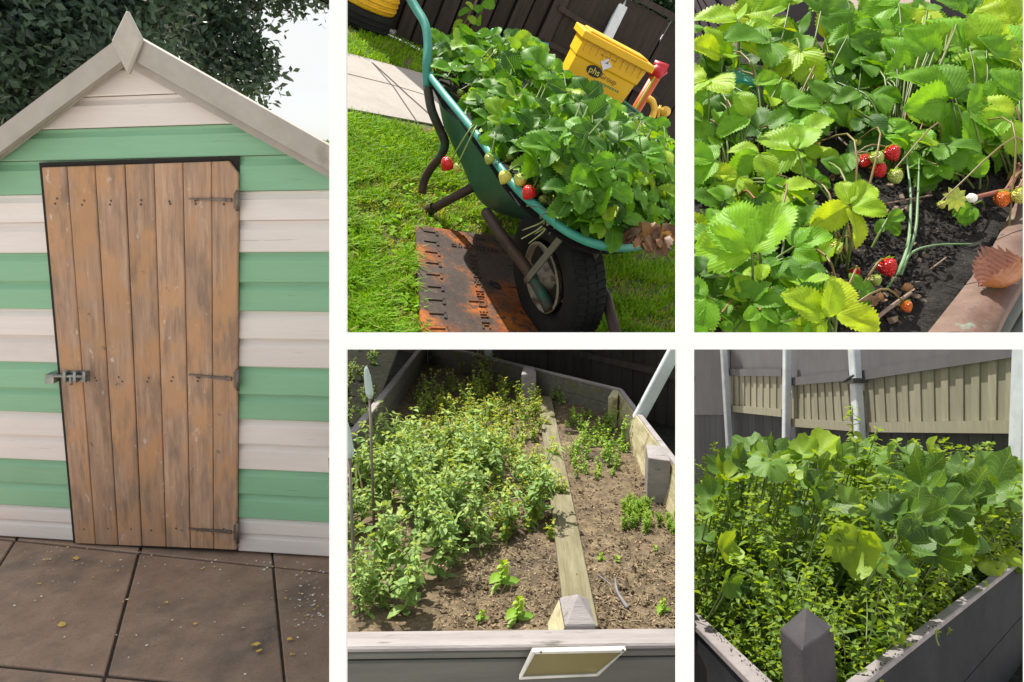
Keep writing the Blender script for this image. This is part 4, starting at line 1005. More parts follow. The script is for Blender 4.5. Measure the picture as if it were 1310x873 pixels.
# rusty metal edge
rust3 = surf('rusty_painted_metal', [((1, 1, 1), 14, [(.3, (.070, .036, .025)), (.5, (.12, .065, .045)), (.7, (.19, .115, .09))]),
      ((1, 1, 1), 14, [(.3, (.11, .22, .165)), (.7, (.20, .32, .25))], ((1, 1, 1), 10, .57, .61)), ((1, 1, 1), 10, [(0, (.42, .36, .32)), (1, (.55, .5, .46))], ((1, 1, 1), 17, .66, .70)),
      ((1, 1, 1), 60, [(0, (.03, .022, .018)), (1, (.06, .04, .03))], ((1, 1, 1), 60, .62, .68))], .6, .15, ((1, 1, 1), 120, .5, .002))
q = [(1182, 432), (1225, 378), (1262, 328), (1292, 272), (1316, 225), (1345, 170)]; q2 = [(1268, 436), (1280, 408), (1300, 372), (1330, 325), (1350, 290), (1380, 240)]
tubf = G3.sub(h3(1290, 400)-V3((0, 0, .05))); tb = root('metal_tub', tubf, 'rusty brown metal tub edge with flaking turquoise paint beside dark soil', 'tub')
m = MB(); A = smooth_path([h3(x, y, .004) for x, y in q], 8); B = smooth_path([h3(x, y, .016) for x, y in q2], 8); rows = []
for t in np.linspace(0, 1, 9):
    r = A*(1-t)+B*t; r = r+np.array([[0, 0, .006*math.sin(math.pi*t)+.0015*mnoise.noise((p[0]*30, p[1]*30, t))+.004] for p in r]); rows.append(r)
C = B+V3((.004, -.004, -.008)); D3 = B+V3((0, .08, -.05)); rows += [C, D3, A+V3((0, .08, -.05))]
V = np.array([G3.B @ p+G3.o for r in rows for p in r]); V = (V-tubf.o) @ tubf.B; k = len(A); f = [[i*k+j, i*k+j+1, (i+1)*k+j+1, (i+1)*k+j] for i in range(len(rows)-1) for j in range(k-1)]
m.add(V, f, smooth=True); part('rim', m, rust3, tb)
l3 = lambda fr, p: fr.l(G3.w(p))
m = MB(); m.prism([l3(tubf, h3(x, y, -.05)) for x, y in [(885, 50), (1320, 60), (1320, 330), (1262, 432), (885, 432)]], (0, 0, -.006)); part('floor', m, rust3, tb)
m = MB()
bk = [l3(tubf, h3(x, y, -.06)) for x, y in [(1270, 434), (1340, 300), (1420, 300), (1420, 434)]]; m.prism(bk, (0, 0, -.01)); part('bracket', m, plain('dark_metal', (.012, .012, .012), .6), tb)
m = MB(); m.tube([l3(tubf, h3(1268, 433, -.03)), l3(tubf, h3(1330, 330, -.03))], .012, 10); m.tube([l3(tubf, h3(1293, 433, -.04)), l3(tubf, h3(1330, 380, -.04))], .009, 10); part('frame_tube', m, plain('grey_tube', (.10, .11, .10), .5, .5), tb)
m = MB()
for a_, b_ in (((985, 105), (1050, 95)), ((940, 100), (985, 112))): m.prism([l3(tubf, h3(a_[0], a_[1], .05)), l3(tubf, h3(b_[0], b_[1], .05)), l3(tubf, h3(b_[0], b_[1]-16, .05)), l3(tubf, h3(a_[0], a_[1]-16, .05))], (0, 0, -.03))
part('far_rim', m, turq, tb)

# backdrop seen between the top leaves: slatted fence, pale path
bfz = Frame(at(925, 40, 1.75), c2w((0, .15, 1)), c2w((1, .12, 0))); f3 = root('slatted_fence', bfz, 'grey brown slatted fence blurred behind the top left strawberry leaves', 'fence')
m = MB(); gslat = surf('grey_slat_wood', [((1, 1, 1), 9, [(.3, (.085, .065, .075)), (.7, (.14, .11, .115))])], .85)
for k in range(-4, 6):
    x = k*.052; d_ = V3((-.09, .30, 0)); o_ = V3((x+.00, -.30, 0))
    m.prism([o_+V3((.0, 0, 0)), o_+V3((.038, 0, 0)), o_+V3((.038, 0, 0))+V3((-.22, .55, 0)), o_+V3((-.22, .55, 0))], (0, 0, .01))
V_ = m.V; keep = MB()
for i, vv in enumerate(m.V):
    vv[:, 0] = np.clip(vv[:, 0], (877-925)/F*1.75, .55)
part('slats', m, gslat, f3)
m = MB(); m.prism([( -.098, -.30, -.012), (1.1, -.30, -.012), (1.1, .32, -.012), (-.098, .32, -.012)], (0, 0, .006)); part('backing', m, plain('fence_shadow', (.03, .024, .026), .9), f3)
pth = Frame(at(1130, 40, 1.55), n3, c2w((1, 0, 0))); m = MB(); pp = [pth.hit(x, y) for x, y in [(1085, 90), (1190, 95), (1190, -20), (1085, -20)]]; m.prism(pp[::-1], (0, 0, -.02))
tag(part('garden_path', m, surf('pink_beige_path', [((1, 1, 1), 14, [(.3, (.26, .20, .175)), (.7, (.34, .27, .24))])], .9), None, pth), kind='structure')
for (x, y, s) in ((1104, 10, .03), (1112, 2, .02)):
    pass

leaf3 = leafmat('strawberry_leaf_close', (.020, .085, .014), (.19, .43, .020), (.44, .56, .02), vein=(.09, .22, .03), trans=.42, rough=.5, spec=.28, nscale=90)
leaf3b = leafmat('strawberry_leaf_under', (.015, .05, .012), (.06, .15, .03), None, vein=(.10, .22, .06), trans=.25, rough=.5)
def C3(fr, v): return fr.B.T @ c2w(v)
# plants: centre, then explicit leaves (x, y, size px, heading deg in the picture (0 = right, 90 = up) of the middle leaflet, tint, lift, tilt (cam x, y)), spread
plants3 = [
 ('far left strawberry plant with a big folded bright leaf at the bottom left', (960, 400),
  [(962, 325, 92, 118, .80, .16, (-.6, -.1), .9), (920, 300, 50, 170, .55, .10, (0, .2), 1), (972, 395, 60, 240, .45, .06, (.2, -.1), 1), (905, 380, 60, 200, .7, .10, (-.3, .1), 1), (1000, 360, 34, 70, .5, .05, (.1, .2), 1)]),
 ('strawberry plant with round yellow green leaf at the bottom near the red berry', (1060, 420),
  [(1068, 398, 62, 60, .93, .09, (.0, -.1), 1.15), (1058, 408, 58, 150, .86, .09, (-.1, -.1), 1.0), (1020, 375, 40, 110, .45, .05, (.1, 0), 1), (1100, 372, 26, 20, .5, .04, (0, 0), 1)]),
 ('strawberry plant with a star shaped pale leaf in the middle of the bed', (1085, 330),
  [(1088, 262, 54, 280, .95, .15, (.1, -.1), 1.2), (1088, 262, 46, 40, .90, .15, (.0, 0), .8), (1020, 192, 62, 130, .85, .12, (-.3, .1), 1.0), (1078, 222, 34, 60, .45, .07, (0, .1), 1), (1135, 280, 26, 300, .5, .04, (0, 0), 1.2), (1040, 232, 30, 60, .4, .05, (0, 0), 1)]),
 ('strawberry plant with cupped bright leaves at the left edge of the close view', (930, 260),
  [(905, 100, 62, 240, .88, .17, (-.4, .1), 1), (960, 150, 48, 150, .75, .14, (-.3, .1), .8), (972, 195, 44, 215, .88, .12, (-.1, 0), 1), (915, 205, 48, 170, .70, .12, (0, .1), 1), (898, 150, 46, 210, .5, .12, (0, .1), 1), (1000, 100, 40, 250, .8, .14, (-.3, 0), .7), (945, 225, 40, 240, .92, .1, (0, 0), 1)]),
 ('strawberry plant with dark glossy leaves at the upper left by the fence', (990, 200),
  [(985, 50, 62, 200, .42, .18, (.2, .2), 1.1), (1025, 62, 58, 235, .90, .18, (-.5, 0), .7), (945, 25, 54, 160, .85, .18, (-.4, .2), 1), (1050, 15, 66, 30, .35, .18, (.2, .1), 1), (1085, 45, 58, 320, .32, .16, (.2, .1), 1), (1005, 130, 44, 330, .5, .12, (0, .1), 1), (1052, 132, 44, 170, .4, .11, (0, .1), 1), (1060, 130, 40, 10, .45, .11, (0, .1), 1), (1010, 5, 50, 120, .8, .18, (-.2, 0), 1)]),
 ('strawberry plant with pale serrated leaves at the top centre over the path', (1140, 220),
  [(1155, 82, 52, 190, .62, .15, (0, .1), 1.1), (1158, 78, 46, 60, .66, .15, (-.2, .1), .8), (1115, 118, 40, 280, .40, .12, (0, .1), 1), (1110, 40, 56, 250, .75, .16, (-.2, 0), 1), (1150, 5, 50, 200, .7, .17, (-.1, 0), 1), (1138, 150, 38, 240, .66, .10, (0, 0), 1), (1170, 165, 34, 250, .70, .1, (0, 0), .9), (1128, 90, 36, 160, .35, .12, (.1, 0), 1)]),
 ('strawberry plant with the largest veined leaves at the upper right', (1285, 300),
  [(1240, 60, 80, 110, .78, .18, (-.1, .1), 1.1), (1200, 80, 66, 195, .80, .17, (.0, -.1), .9), (1262, 65, 62, 30, .84, .18, (-.2, .0), 1), (1218, 128, 74, 200, .70, .14, (.05, -.1), .95), (1222, 126, 60, 95, .52, .14, (.1, .1), .8), (1240, 140, 60, 320, .66, .14, (.1, -.1), 1), (1185, 60, 50, 160, .5, .15, (0, .1), 1), (1300, 30, 60, 60, .85, .18, (-.2, 0), 1)]),
 ('strawberry plant at the far right edge with reddish stalks', (1305, 230),
  [(1306, 130, 60, 110, .62, .15, (-.2, 0), .9), (1295, 150, 52, 200, .85, .14, (-.2, 0), 1), (1290, 85, 56, 210, .55, .16, (0, .1), 1), (1190, 205, 46, 250, .38, .06, (.1, .1), 1), (1205, 220, 40, 150, .42, .05, (.1, .1), 1), (1262, 225, 36, 130, .66, .05, (0, 0), .3), (1306, 60, 60, 160, .75, .17, (-.2, 0), 1), (1245, 262, 34, 230, .6, .04, (0, 0), .3), (1230, 180, 34, 250, .7, .08, (0, 0), .8), (1310, 5, 60, 200, .9, .18, (0, 0), 1)])]
P3R = []
for lab, (cx, cy), lv in plants3:
    c = h3(cx, min(cy, 425)); fr = G3.sub(c); pr = root('strawberry_plant', fr, lab, 'strawberry plant', 'strawberry plants in the close bed'); P3R.append((pr, fr))
    ml, ms = MB(), MB()
    for (x, y, s, hd, t, lift, (tx_, ty_), spr) in lv:
        hh = lift*.55; w_ = G3.w(h3(x, y, hh)); Zl = -(CW.T @ (w_-CO))[2]; sz = s/F*Zl
        nn = C3(fr, (tx_+random.gauss(0, .08), .35+ty_, .85)); fw = C3(fr, (math.cos(R(hd)), math.sin(R(hd)), -.2))
        trifoliate(ml, fr.l(w_), nn, fw, sz, t, SL_HI, spread=1.15*spr)
        lp = fr.l(w_); petiole(ms, (lp[0]*.62+random.gauss(0, .008), lp[1]*.62-.01, 0), lp, .0013, .12, random.uniform(.1, .8))
    ml.clip = ms.clip = (fr, 868, 9999, -9999, 445)
    part('leaves', ml, leaf3, pr); part('stalks', ms, stemm, pr)
# lower leaves filling the gaps
under = [(cx, cy) for _, (cx, cy), _ in plants3]
ub = [(MB(), MB()) for _ in plants3]
fill = [(888, 60), (1060, 60), (1310, 40), (1310, 170), (1190, 215), (1120, 190), (1095, 260), (1060, 330), (1050, 425), (888, 425)]
cnt = 0
while cnt < 290:
    x, y = random.uniform(888, 1310), random.uniform(20, 425)
    if not inpoly(x, y, fill): continue
    if (x-1125)**2+(y-222)**2 < 42**2 or (x-1088)**2+(y-280)**2 < 46**2: continue
    i = min(range(len(under)), key=lambda i: (under[i][0]-x)**2+(under[i][1]-y-60)**2); pr, fr = P3R[i]
    w_ = G3.w(h3(x, y, random.uniform(.008, .06))); Zl = -(CW.T @ (w_-CO))[2]; sz = random.uniform(24, 46)/F*Zl
    trifoliate(ub[i][0], fr.l(w_), C3(fr, (random.gauss(0, .35), .5+random.gauss(0, .25), .8)), C3(fr, (random.gauss(0, 1), random.gauss(0, 1), 0)), sz, random.choice((.2, .4, .55, .7, .85)), SL_LO)
    petiole(ub[i][1], (random.gauss(0, .01), random.gauss(0, .01), 0), fr.l(w_), .0013, .2, random.random()); cnt += 1
for (pr, fr), (a, b) in zip(P3R, ub):
    a.clip = b.clip = (fr, 868, 9999, -9999, 445)
    if a.n: part('lower_leaves', a, leaf3, pr); part('lower_stalks', b, stemm, pr)
# top band of larger leaves against the backdrop
for q_ in range(34):
    x, y = 892+q_*12.8+random.uniform(-9, 9), random.choice((6, 30, 52, 78))+random.uniform(-9, 9)
    if 900 < x < 955 and y < 45: continue
    i = min(range(8), key=lambda i: abs(plants3[i][1][0]-x)+abs(plants3[i][1][1]-250)*.3); pr, fr = P3R[i]
    w_ = G3.w(h3(x, y, random.uniform(.03, .085))); Zl = -(CW.T @ (w_-CO))[2]; sz = random.uniform(38, 56)/F*Zl; a_, b_ = MB(), MB()
    trifoliate(a_, fr.l(w_), C3(fr, (random.gauss(-.1, .3), .45+random.gauss(0, .2), .8)), C3(fr, (random.gauss(0, 1), random.gauss(0, 1), 0)), sz, random.choice((.35, .55, .7, .85, .9)), SL_HI)
    lp = fr.l(w_); petiole(b_, (lp[0]*.8, lp[1]*.8-.02, 0), lp, .0010, .1, random.uniform(0, .6)); a_.clip = b_.clip = (fr, 868, 9999, -9999, 445); part('leaf', a_, leaf3, pr); part('leaf_stalk', b_, stemm, pr)
# berries
def berry3(i, x, y, lift, spx, mt, down, lab=None, frm=None):
    pr, fr = P3R[i]; w_ = G3.w(h3(x, y, lift)); Zl = -(CW.T @ (w_-CO))[2]; L = .92*spx/F*Zl; dn = C3(fr, down); p = fr.l(w_)-nrm(dn)*L*.5
    ms = MB(); a = fr.l(G3.w(h3(*frm, .01))) if frm else V3((0, 0, .01)); petiole(ms, a, p, .0011, .3, .9); part('fruit_stalk', ms, stemm, pr); berry(pr, p, L, mt, dn, lab)
berry3(2, 1106, 207, .05, 20, mRed, (-.5, -.8, .3), 'small ripe red strawberry, left of the red cluster', (1060, 230))
berry3(2, 1142, 197, .055, 24, mRed, (.3, -1, .4), 'ripe red strawberry, upper right of the red cluster', (1060, 230))
berry3(2, 1125, 219, .045, 23, mRed, (.1, -1, .6), 'ripe red strawberry at the bottom of the red cluster', (1060, 230))
berry3(2, 1123, 203, .06, 20, mGrn, (.1, -.8, .8), 'green unripe strawberry between three red ones', (1060, 230))
berry3(6, 1146, 227, .045, 22, mGrn, (.1, -1, .5), 'greenish unripe strawberry below the red cluster', (1200, 200))
berry3(1, 1136, 343, .02, 28, mRed, (.2, -1, .5), 'big ripe red strawberry on the bare soil', (1100, 370))
berry3(1, 1121, 360, .015, 17, mGrn, (0, -1, .6), None, (1095, 380))
berry3(7, 1283, 256, .03, 24, mOrg, (-.2, -1, .4), 'orange half ripe strawberry over the rusty edge', (1300, 240)); berry3(7, 1306, 252, .04, 24, mYel, (.2, -1, .4), None, (1300, 240))
for (i, x, y, s) in ((3, 1018, 256, 13), (3, 1036, 253, 15), (2, 1070, 318, 20), (2, 1098, 183, 10), (7, 1205, 263, 12), (0, 893, 333, 11), (1, 986, 385, 12), (2, 1046, 185, 9), (4, 1046, 108, 12), (6, 1232, 168, 14)): berry3(i, x, y, .03, s, mYel, (.1, -1, .5))
berry3(0, 994, 254, .01, 10, mOrg, (0, -1, .4)); berry3(2, 1064, 286, .015, 15, mOrg, (0, -1, .4)); berry3(1, 1160, 393, .008, 18, mOrg, (.3, -1, .4), 'squashed pinkish strawberry on the soil'); berry3(1, 1094, 350, .01, 16, mRed, (0, -1, .4))
# small flowers / calyx with white bud
pr, fr = P3R[7]; m = MB(); c_ = fr.l(G3.w(h3(1224, 254, .035)))
for k in range(9):
    a = k*6.283/9; put(m, cal_t, basis(C3(fr, (.5*math.cos(a), .5*math.sin(a), 1)), C3(fr, (math.cos(a), math.sin(a), .1))), c_, .016, 1.0)
part('calyx', m, leafmat('pale_calyx', (.3, .45, .05), (.5, .6, .12), None, veins=False), pr)
m = MB(); c2_ = fr.l(G3.w(h3(1243, 254, .035))); m.lathe(c2_, (0, 0, 1), [(0, -.006), (.005, -.003), (.0065, 0), (.005, .004), (0, .006)], 12); part('white_bud', m, plain('white_petal', (.85, .85, .8), .5), pr)
m = MB()
for pts in ([(1306, 205), (1290, 240), (1275, 246), (1250, 252), (1243, 254)], [(1306, 205), (1308, 235), (1300, 242)], [(1306, 205), (1270, 182), (1240, 195), (1222, 212)], [(1306, 205), (1302, 150), (1306, 120)], [(1306, 205), (1290, 175), (1262, 160)], [(1306, 205), (1296, 232), (1285, 250)]):
    m.tube(smooth_path([fr.l(G3.w(h3(x, y, .035 if k else .01))) for k, (x, y) in enumerate(pts)]), .0028, 7, tint=.97)
part('red_stalk', m, leafmat('red_stalk', (.22, .07, .05), (.30, .12, .08), (.28, .10, .07), veins=False, trans=.1), pr)
# chives / grass blades
cf_ = G3.sub(h3(1152, 350)); m = MB()
for pts, r in (([(1150, 348), (1162, 310), (1165, 250), (1160, 200), (1168, 195)], .0022), ([(1150, 350), (1170, 300), (1174, 255), (1176, 200)], .0024), ([(1152, 352), (1165, 325), (1195, 314), (1245, 312)], .0020), ([(1148, 352), (1158, 330), (1165, 300)], .0018), ([(1132, 372), (1140, 362), (1148, 350)], .0012)):
    m.tube(smooth_path([cf_.l(G3.w(h3(x, y, .006+.012*k))) for k, (x, y) in enumerate(pts)]), np.linspace(r, r*.35, (len(pts)-1)*6+1), 6, tint=.5)
tag(part('chive_blades', m, leafmat('chive', (.10, .20, .09), (.22, .36, .17), None, veins=False, trans=.2), None, cf_), 'slim pale green chive blades rising from the soil near the red berries', 'chives')
# twigs, runners, dry leaves
twm = surf('twig_bark', [((1, 1, 1), 50, [(.3, (.12, .075, .055)), (.7, (.28, .20, .15))])], .8)
for pts, r in (([(1105, 422), (1130, 400), (1165, 375)], .0022), ([(1128, 262), (1160, 256), (1192, 250)], .0012), ([(1070, 175), (1072, 160), (1108, 148)], .0016), ([(1072, 176), (1090, 190), (1118, 196)], .0014), ([(975, 330), (980, 305), (990, 290)], .005), ([(888, 415), (960, 408), (1035, 410)], .0022), ([(1140, 285), (1155, 268)], .0012), ([(1210, 330), (1190, 345)], .001)):
    tf = G3.sub(h3(*pts[0])); m = MB(); m.tube(smooth_path([tf.l(G3.w(h3(x, y, .012))) for x, y in pts]), r, 6, tint=random.random()); tag(part('twig', m, twm, None, tf), 'thin brown twig or runner lying on the dark soil among the strawberry leaves', 'twig', 'twigs on the dark soil')
dl = G3.sub(h3(1280, 350)); m = MB(); big = strawberry_leaflet(24, 12, fold=1.5, cup=-.5, pleat=.03, teeth=13)
put(m, big, basis(C3(dl, (-.3, .9, .35)), C3(dl, (-1, -.35, .15))), dl.l(at(1322, 352, .70)), .068, .7)
tag(part('curled_dead_leaf', m, leafmat('rust_brown_leaf', (.13, .05, .032), (.26, .11, .07), None, vein=(.3, .12, .07), trans=.12), None, dl), 'curled rust brown dead leaf lying over the flaking metal edge', 'dead leaf')
db = G3.sub(h3(920, 405)); m = MB()
for (x, y, a, s) in ((925, 415, 200, 34), (950, 418, 170, 36), (1100, 395, 30, 20), (1150, 372, 10, 16), (1000, 418, 80, 20), (1128, 385, 200, 18), (1030, 420, 50, 18)):
    put(m, random.choice(crinkle), basis(C3(db, (random.gauss(0, .4), .5, .8)), C3(db, (math.cos(R(a)), math.sin(R(a)), 0))), db.l(G3.w(h3(x, y, .008))), s/F*.75, random.uniform(.5, 1))
m.clip = (db, 870, 9999, -9999, 445)
tag(part('dry_leaf_litter', m, dead, None, db), 'dry beige leaf scraps on the soil along the bottom of the close strawberry bed', 'leaf litter', kind='stuff')
# =============================================================== weed makers
OV = [ovate(4, w, f, d, l) for w, f, d, l in ((.30, .3, .25, .85), (.34, .5, .1, .8), (.26, .2, .5, .9))]
LN = [ovate(4, w, f, d, 1.0) for w, f, d in ((.12, .3, .4), (.15, .5, .2), (.10, .2, .6))]
FE = [ovate(2, w, .2, .2, 1.0) for w in (.10, .14)]
def weed(h, nodes, ls, T, branches=0, lean=.15, per=2, tint=(.3, .7), stem_r=.0016, up=.5, seed=0, top=True):
    m = MB()
    def shoot(a, d, L, n, s):
        b = a+d*L; mid = (a+b)/2+rng.normal(0, .04, 3)*L; P = smooth_path([a, mid, b], 4)
        m.tube(P, np.linspace(stem_r, stem_r*.4, len(P))*(s*.5+.5), 5, cap=False, tint=.5, mi=1)
        for i in range(n):
            t = (i+.6)/n; p = a*(1-t)**2+2*mid*t*(1-t)+b*t*t; az = i*2.4+random.uniform(-.5, .5)
            for k in range(per):
                az2 = az+k*6.283/per; out = V3((math.cos(az2), math.sin(az2), up*random.uniform(.2, 1.2)))
                sz = ls*s*(1.15-.65*t)*random.uniform(.7, 1.2)
                nn = V3((0, 0, 1))+rng.normal(0, .35, 3)
                put(m, random.choice(T), basis(nn, out), p, sz, min(1, max(0, random.uniform(*tint)+.2*t)))
        if top:
            for k in range(4):
                az2 = k*1.57+random.random(); put(m, random.choice(T), basis(V3((0, 0, .6))+rng.normal(0, .4, 3), (math.cos(az2), math.sin(az2), 1.2)), b, ls*s*.45, min(1, tint[1]+.25))
    d0 = nrm(V3((random.gauss(0, lean), random.gauss(0, lean), 1))); shoot(V3((0, 0, 0)), d0, h, nodes, 1)
    for k in range(branches):
        az = k*2.4+random.random(); a = d0*h*random.uniform(.12, .55); shoot(a, nrm(V3((math.cos(az)*.8, math.sin(az)*.8, 1))), h*random.uniform(.35, .55), max(3, nodes//2), .8)
    return m
def squash(n, h, ls, tint=(.3, .8), spread=.12):
    m = MB()
    for k in range(n):
        az = k*2.4+random.random(); r = spread*random.uniform(.2, 1.2); e = V3((math.cos(az)*r, math.sin(az)*r, h*random.uniform(.7, 1.05)))
        m.tube(smooth_path([(0, 0, 0), e*V3((.3, .3, .6)), e], 5), np.linspace(.004, .0028, 11), 6, cap=False, tint=.7, mi=1)
        nn = V3((math.cos(az)*.5, math.sin(az)*.5, 1))+rng.normal(0, .45, 3); put(m, random.choice(LOB), basis(nn, (math.cos(az), math.sin(az), -.1)), e, ls*random.uniform(.6, 1.15), random.uniform(*tint))
    return m
LOB = [lobed(5, 34, 5, c, i) for i, c in enumerate((.1, .5, -.3, .25, .8))]
def scatter(name, templates, mats, spots, frame, z0, label, cat, group, smin=.8, smax=1.2, box=(422, 890)):
    """one object for each plant; copies share the template meshes"""
    meshes = [t.mesh(name, mats) for t in templates]; pts = {me.name: np.concatenate(t.V) for me, t in zip(meshes, templates)}
    protos = []
    for i, (p, sc) in enumerate(spots):
        for tr in range(9):
            me = random.choice(meshes); s_ = sc*random.uniform(smin, smax)*(1 if tr < 4 else .75); a_ = random.uniform(0, 6.283); ca, sa = math.cos(a_)*s_, math.sin(a_)*s_; Q_ = pts[me.name]
            L_ = np.stack([p[0]+Q_[:, 0]*ca-Q_[:, 1]*sa, p[1]+Q_[:, 0]*sa+Q_[:, 1]*ca, z0+Q_[:, 2]*s_], 1)
            if inview(L_ @ frame.B.T+frame.o, box[0], box[1], 428, 9999).all(): break
        else: continue
        o = bpy.data.objects.new(name, me); COL.objects.link(o)
        M = frame.M @ Matrix.Translation((p[0], p[1], z0)) @ Matrix.Rotation(a_, 4, 'Z') @ Matrix.Scale(s_, 4)
        o.matrix_world = M; tag(o, label, cat, group)
def spots_in(poly, n, hit, mind, sc=lambda x, y: 1.0, excl=()):
    out = []; tr = 0; xs = [p[0] for p in poly]; ys = [p[1] for p in poly]; P = []
    while len(out) < n and tr < n*60:
        tr += 1; x, y = random.uniform(min(xs), max(xs)), random.uniform(min(ys), max(ys))
        if not inpoly(x, y, poly): continue
        p = hit(x, y)
        if any((p[0]-q[0])**2+(p[1]-q[1])**2 < mind*mind for q in P): continue
        P.append(p); out.append((p, sc(x, y)))
    return out
wl_grey = leafmat('grey_green_weed_leaf', (.05, .12, .035), (.25, .40, .10), (.36, .48, .12), trans=.3, rough=.5, vein=(.2, .3, .12))
wl_yel = leafmat('yellow_green_weed_leaf', (.06, .13, .02), (.27, .42, .05), (.44, .48, .07), trans=.35, rough=.45, vein=(.2, .3, .06))
wl_bri = leafmat('fresh_sprout_leaf', (.09, .24, .02), (.22, .42, .04), (.34, .50, .05), trans=.35, vein=(.2, .35, .08))
wstem = leafmat('weed_stem', (.10, .14, .04), (.20, .24, .09), None, veins=False, trans=.1)

# =============================================================== VIEW FOUR: raised bed with plank
n4 = nrm(c2w((0, math.cos(R(8.4)), math.sin(R(8.4))))); H4 = .644
G4 = Frame(CO-n4*H4, n4, c2w((1, 0, 0)))
G4 = Frame(G4.w(G4.hit(655, 805)), n4, c2w((1, 0, 0)))
h4 = lambda x, y, z=0: G4.hit(x, y, z)
ZS = -.13; ZG = -.21; XA4, XB4 = h4(432.5, 805)[0], h4(876, 805)[0]
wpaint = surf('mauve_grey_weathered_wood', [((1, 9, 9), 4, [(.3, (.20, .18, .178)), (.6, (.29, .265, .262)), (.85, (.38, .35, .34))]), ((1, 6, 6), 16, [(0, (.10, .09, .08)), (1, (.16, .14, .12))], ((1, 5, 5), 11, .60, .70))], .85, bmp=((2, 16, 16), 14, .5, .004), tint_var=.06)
wshade = surf('shaded_grey_board', [((1, 9, 9), 4, [(.3, (.10, .10, .088)), (.7, (.15, .148, .13))]), ((1, 5, 5), 12, [(0, (.06, .06, .05)), (1, (.20, .19, .17))], ((1, 4, 4), 9, .62, .72))], .75, bmp=((1, 14, 14), 14, .35, .003), tint_var=.06)  # front boards: darker copy of the rail wood, shade put into the colour
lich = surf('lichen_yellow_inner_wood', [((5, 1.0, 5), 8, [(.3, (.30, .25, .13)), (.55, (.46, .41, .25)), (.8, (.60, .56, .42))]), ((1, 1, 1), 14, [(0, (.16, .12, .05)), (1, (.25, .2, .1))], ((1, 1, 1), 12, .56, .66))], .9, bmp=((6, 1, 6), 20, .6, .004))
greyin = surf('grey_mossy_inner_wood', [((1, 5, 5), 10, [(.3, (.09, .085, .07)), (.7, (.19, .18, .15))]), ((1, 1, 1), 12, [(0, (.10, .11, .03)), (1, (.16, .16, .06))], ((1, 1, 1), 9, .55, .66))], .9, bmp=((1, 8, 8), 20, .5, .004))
bed4 = root('raised_bed', G4, 'weathered grey timber raised bed with pointed corner posts and a plank laid down its middle', 'raised bed')
# front wall: cap and boards
yf = h4(655, 826)[1]; XL4, XR4 = -1.1*.62, 1.1*.62
m = MB(); m.prism([(XA4, h4(443, 829)[1], 0), (XB4, h4(867, 823.5)[1], 0), (XB4, h4(867, 803)[1], 0), (XA4, h4(443, 807.5)[1], 0)], (0, 0, -.010), tint=.6); o = part('top_rail', m, wpaint, bed4); bevel(o, .003)
m = MB(); y0, y1 = h4(443, 829)[1]+.002, h4(443, 829)[1]+.03
zb1 = G4.hity(655, 846.5, y0)[2]
yR_ = h4(867, 823.5)[1]+.002
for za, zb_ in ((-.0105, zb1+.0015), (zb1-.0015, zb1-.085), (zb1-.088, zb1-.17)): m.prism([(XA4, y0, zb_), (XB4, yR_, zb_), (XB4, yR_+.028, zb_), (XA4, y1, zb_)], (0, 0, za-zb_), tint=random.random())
o = part('front_board', m, wshade, bed4); bevel(o, .003)
# left wall, back wall, right wall (top lines given in the picture, thickness in metres)
def wall(nm, a, b, th, top_mat, side_mat, inward, depth=.20, tht=.012, parent=bed4, hit=None, hits=None):
    a, b = V3(a), V3(b); d = nrm(b-a); s = np.cross((0, 0, 1), d)*inward; m = MB()
    m.prism([a, b, b-s*th, a-s*th][::(1 if np.dot(np.cross(b-a, -s), (0, 0, 1)) > 0 else -1)], (0, 0, -.012), tint=.5); o = part('top_rail', m, top_mat, parent); bevel(o, .002)
    m = MB(); L = np.linalg.norm(b-a); k = 3; e = V3((0, 0, -.013))
    for i in range(k):
        z0_, z1_ = -.013-depth*i/k, -.013-depth*(i+1)/k+.002
        q = [a-s*.002, b-s*.002, b-s*(th-.002), a-s*(th-.002)]; q = [V3((p[0], p[1], z0_)) for p in q]
        m.prism(q if np.dot(np.cross(b-a, -s), (0, 0, 1)) < 0 else q[::-1], (0, 0, z1_-z0_), tint=random.random())
    part(nm, m, side_mat, parent)
LA, LB_ = h4(431, 585), h4(546, 438)
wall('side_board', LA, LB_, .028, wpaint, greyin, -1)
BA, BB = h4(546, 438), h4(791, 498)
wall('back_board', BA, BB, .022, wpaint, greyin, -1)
RA = h4(791, 498); RB = RA+(h4(857, 586)-RA)*1.19
m = MB(); tI = [h4(x, y, -.006) for x, y in ((790, 502), (835, 560), (875, 613))]; bI = [h4(x, y, ZS-.01) for x, y in ((781, 529), (823, 612), (875, 690))]
m.add(tI+bI+[p+V3((.015, 0, 0)) for p in tI], [[0, 1, 4, 3], [1, 2, 5, 4], [6, 7, 1, 0], [7, 8, 2, 1]], tint=.6); part('inner_board', m, lich, bed4)
wall('side_board', RA, RB, .02, wpaint, lich, -1)
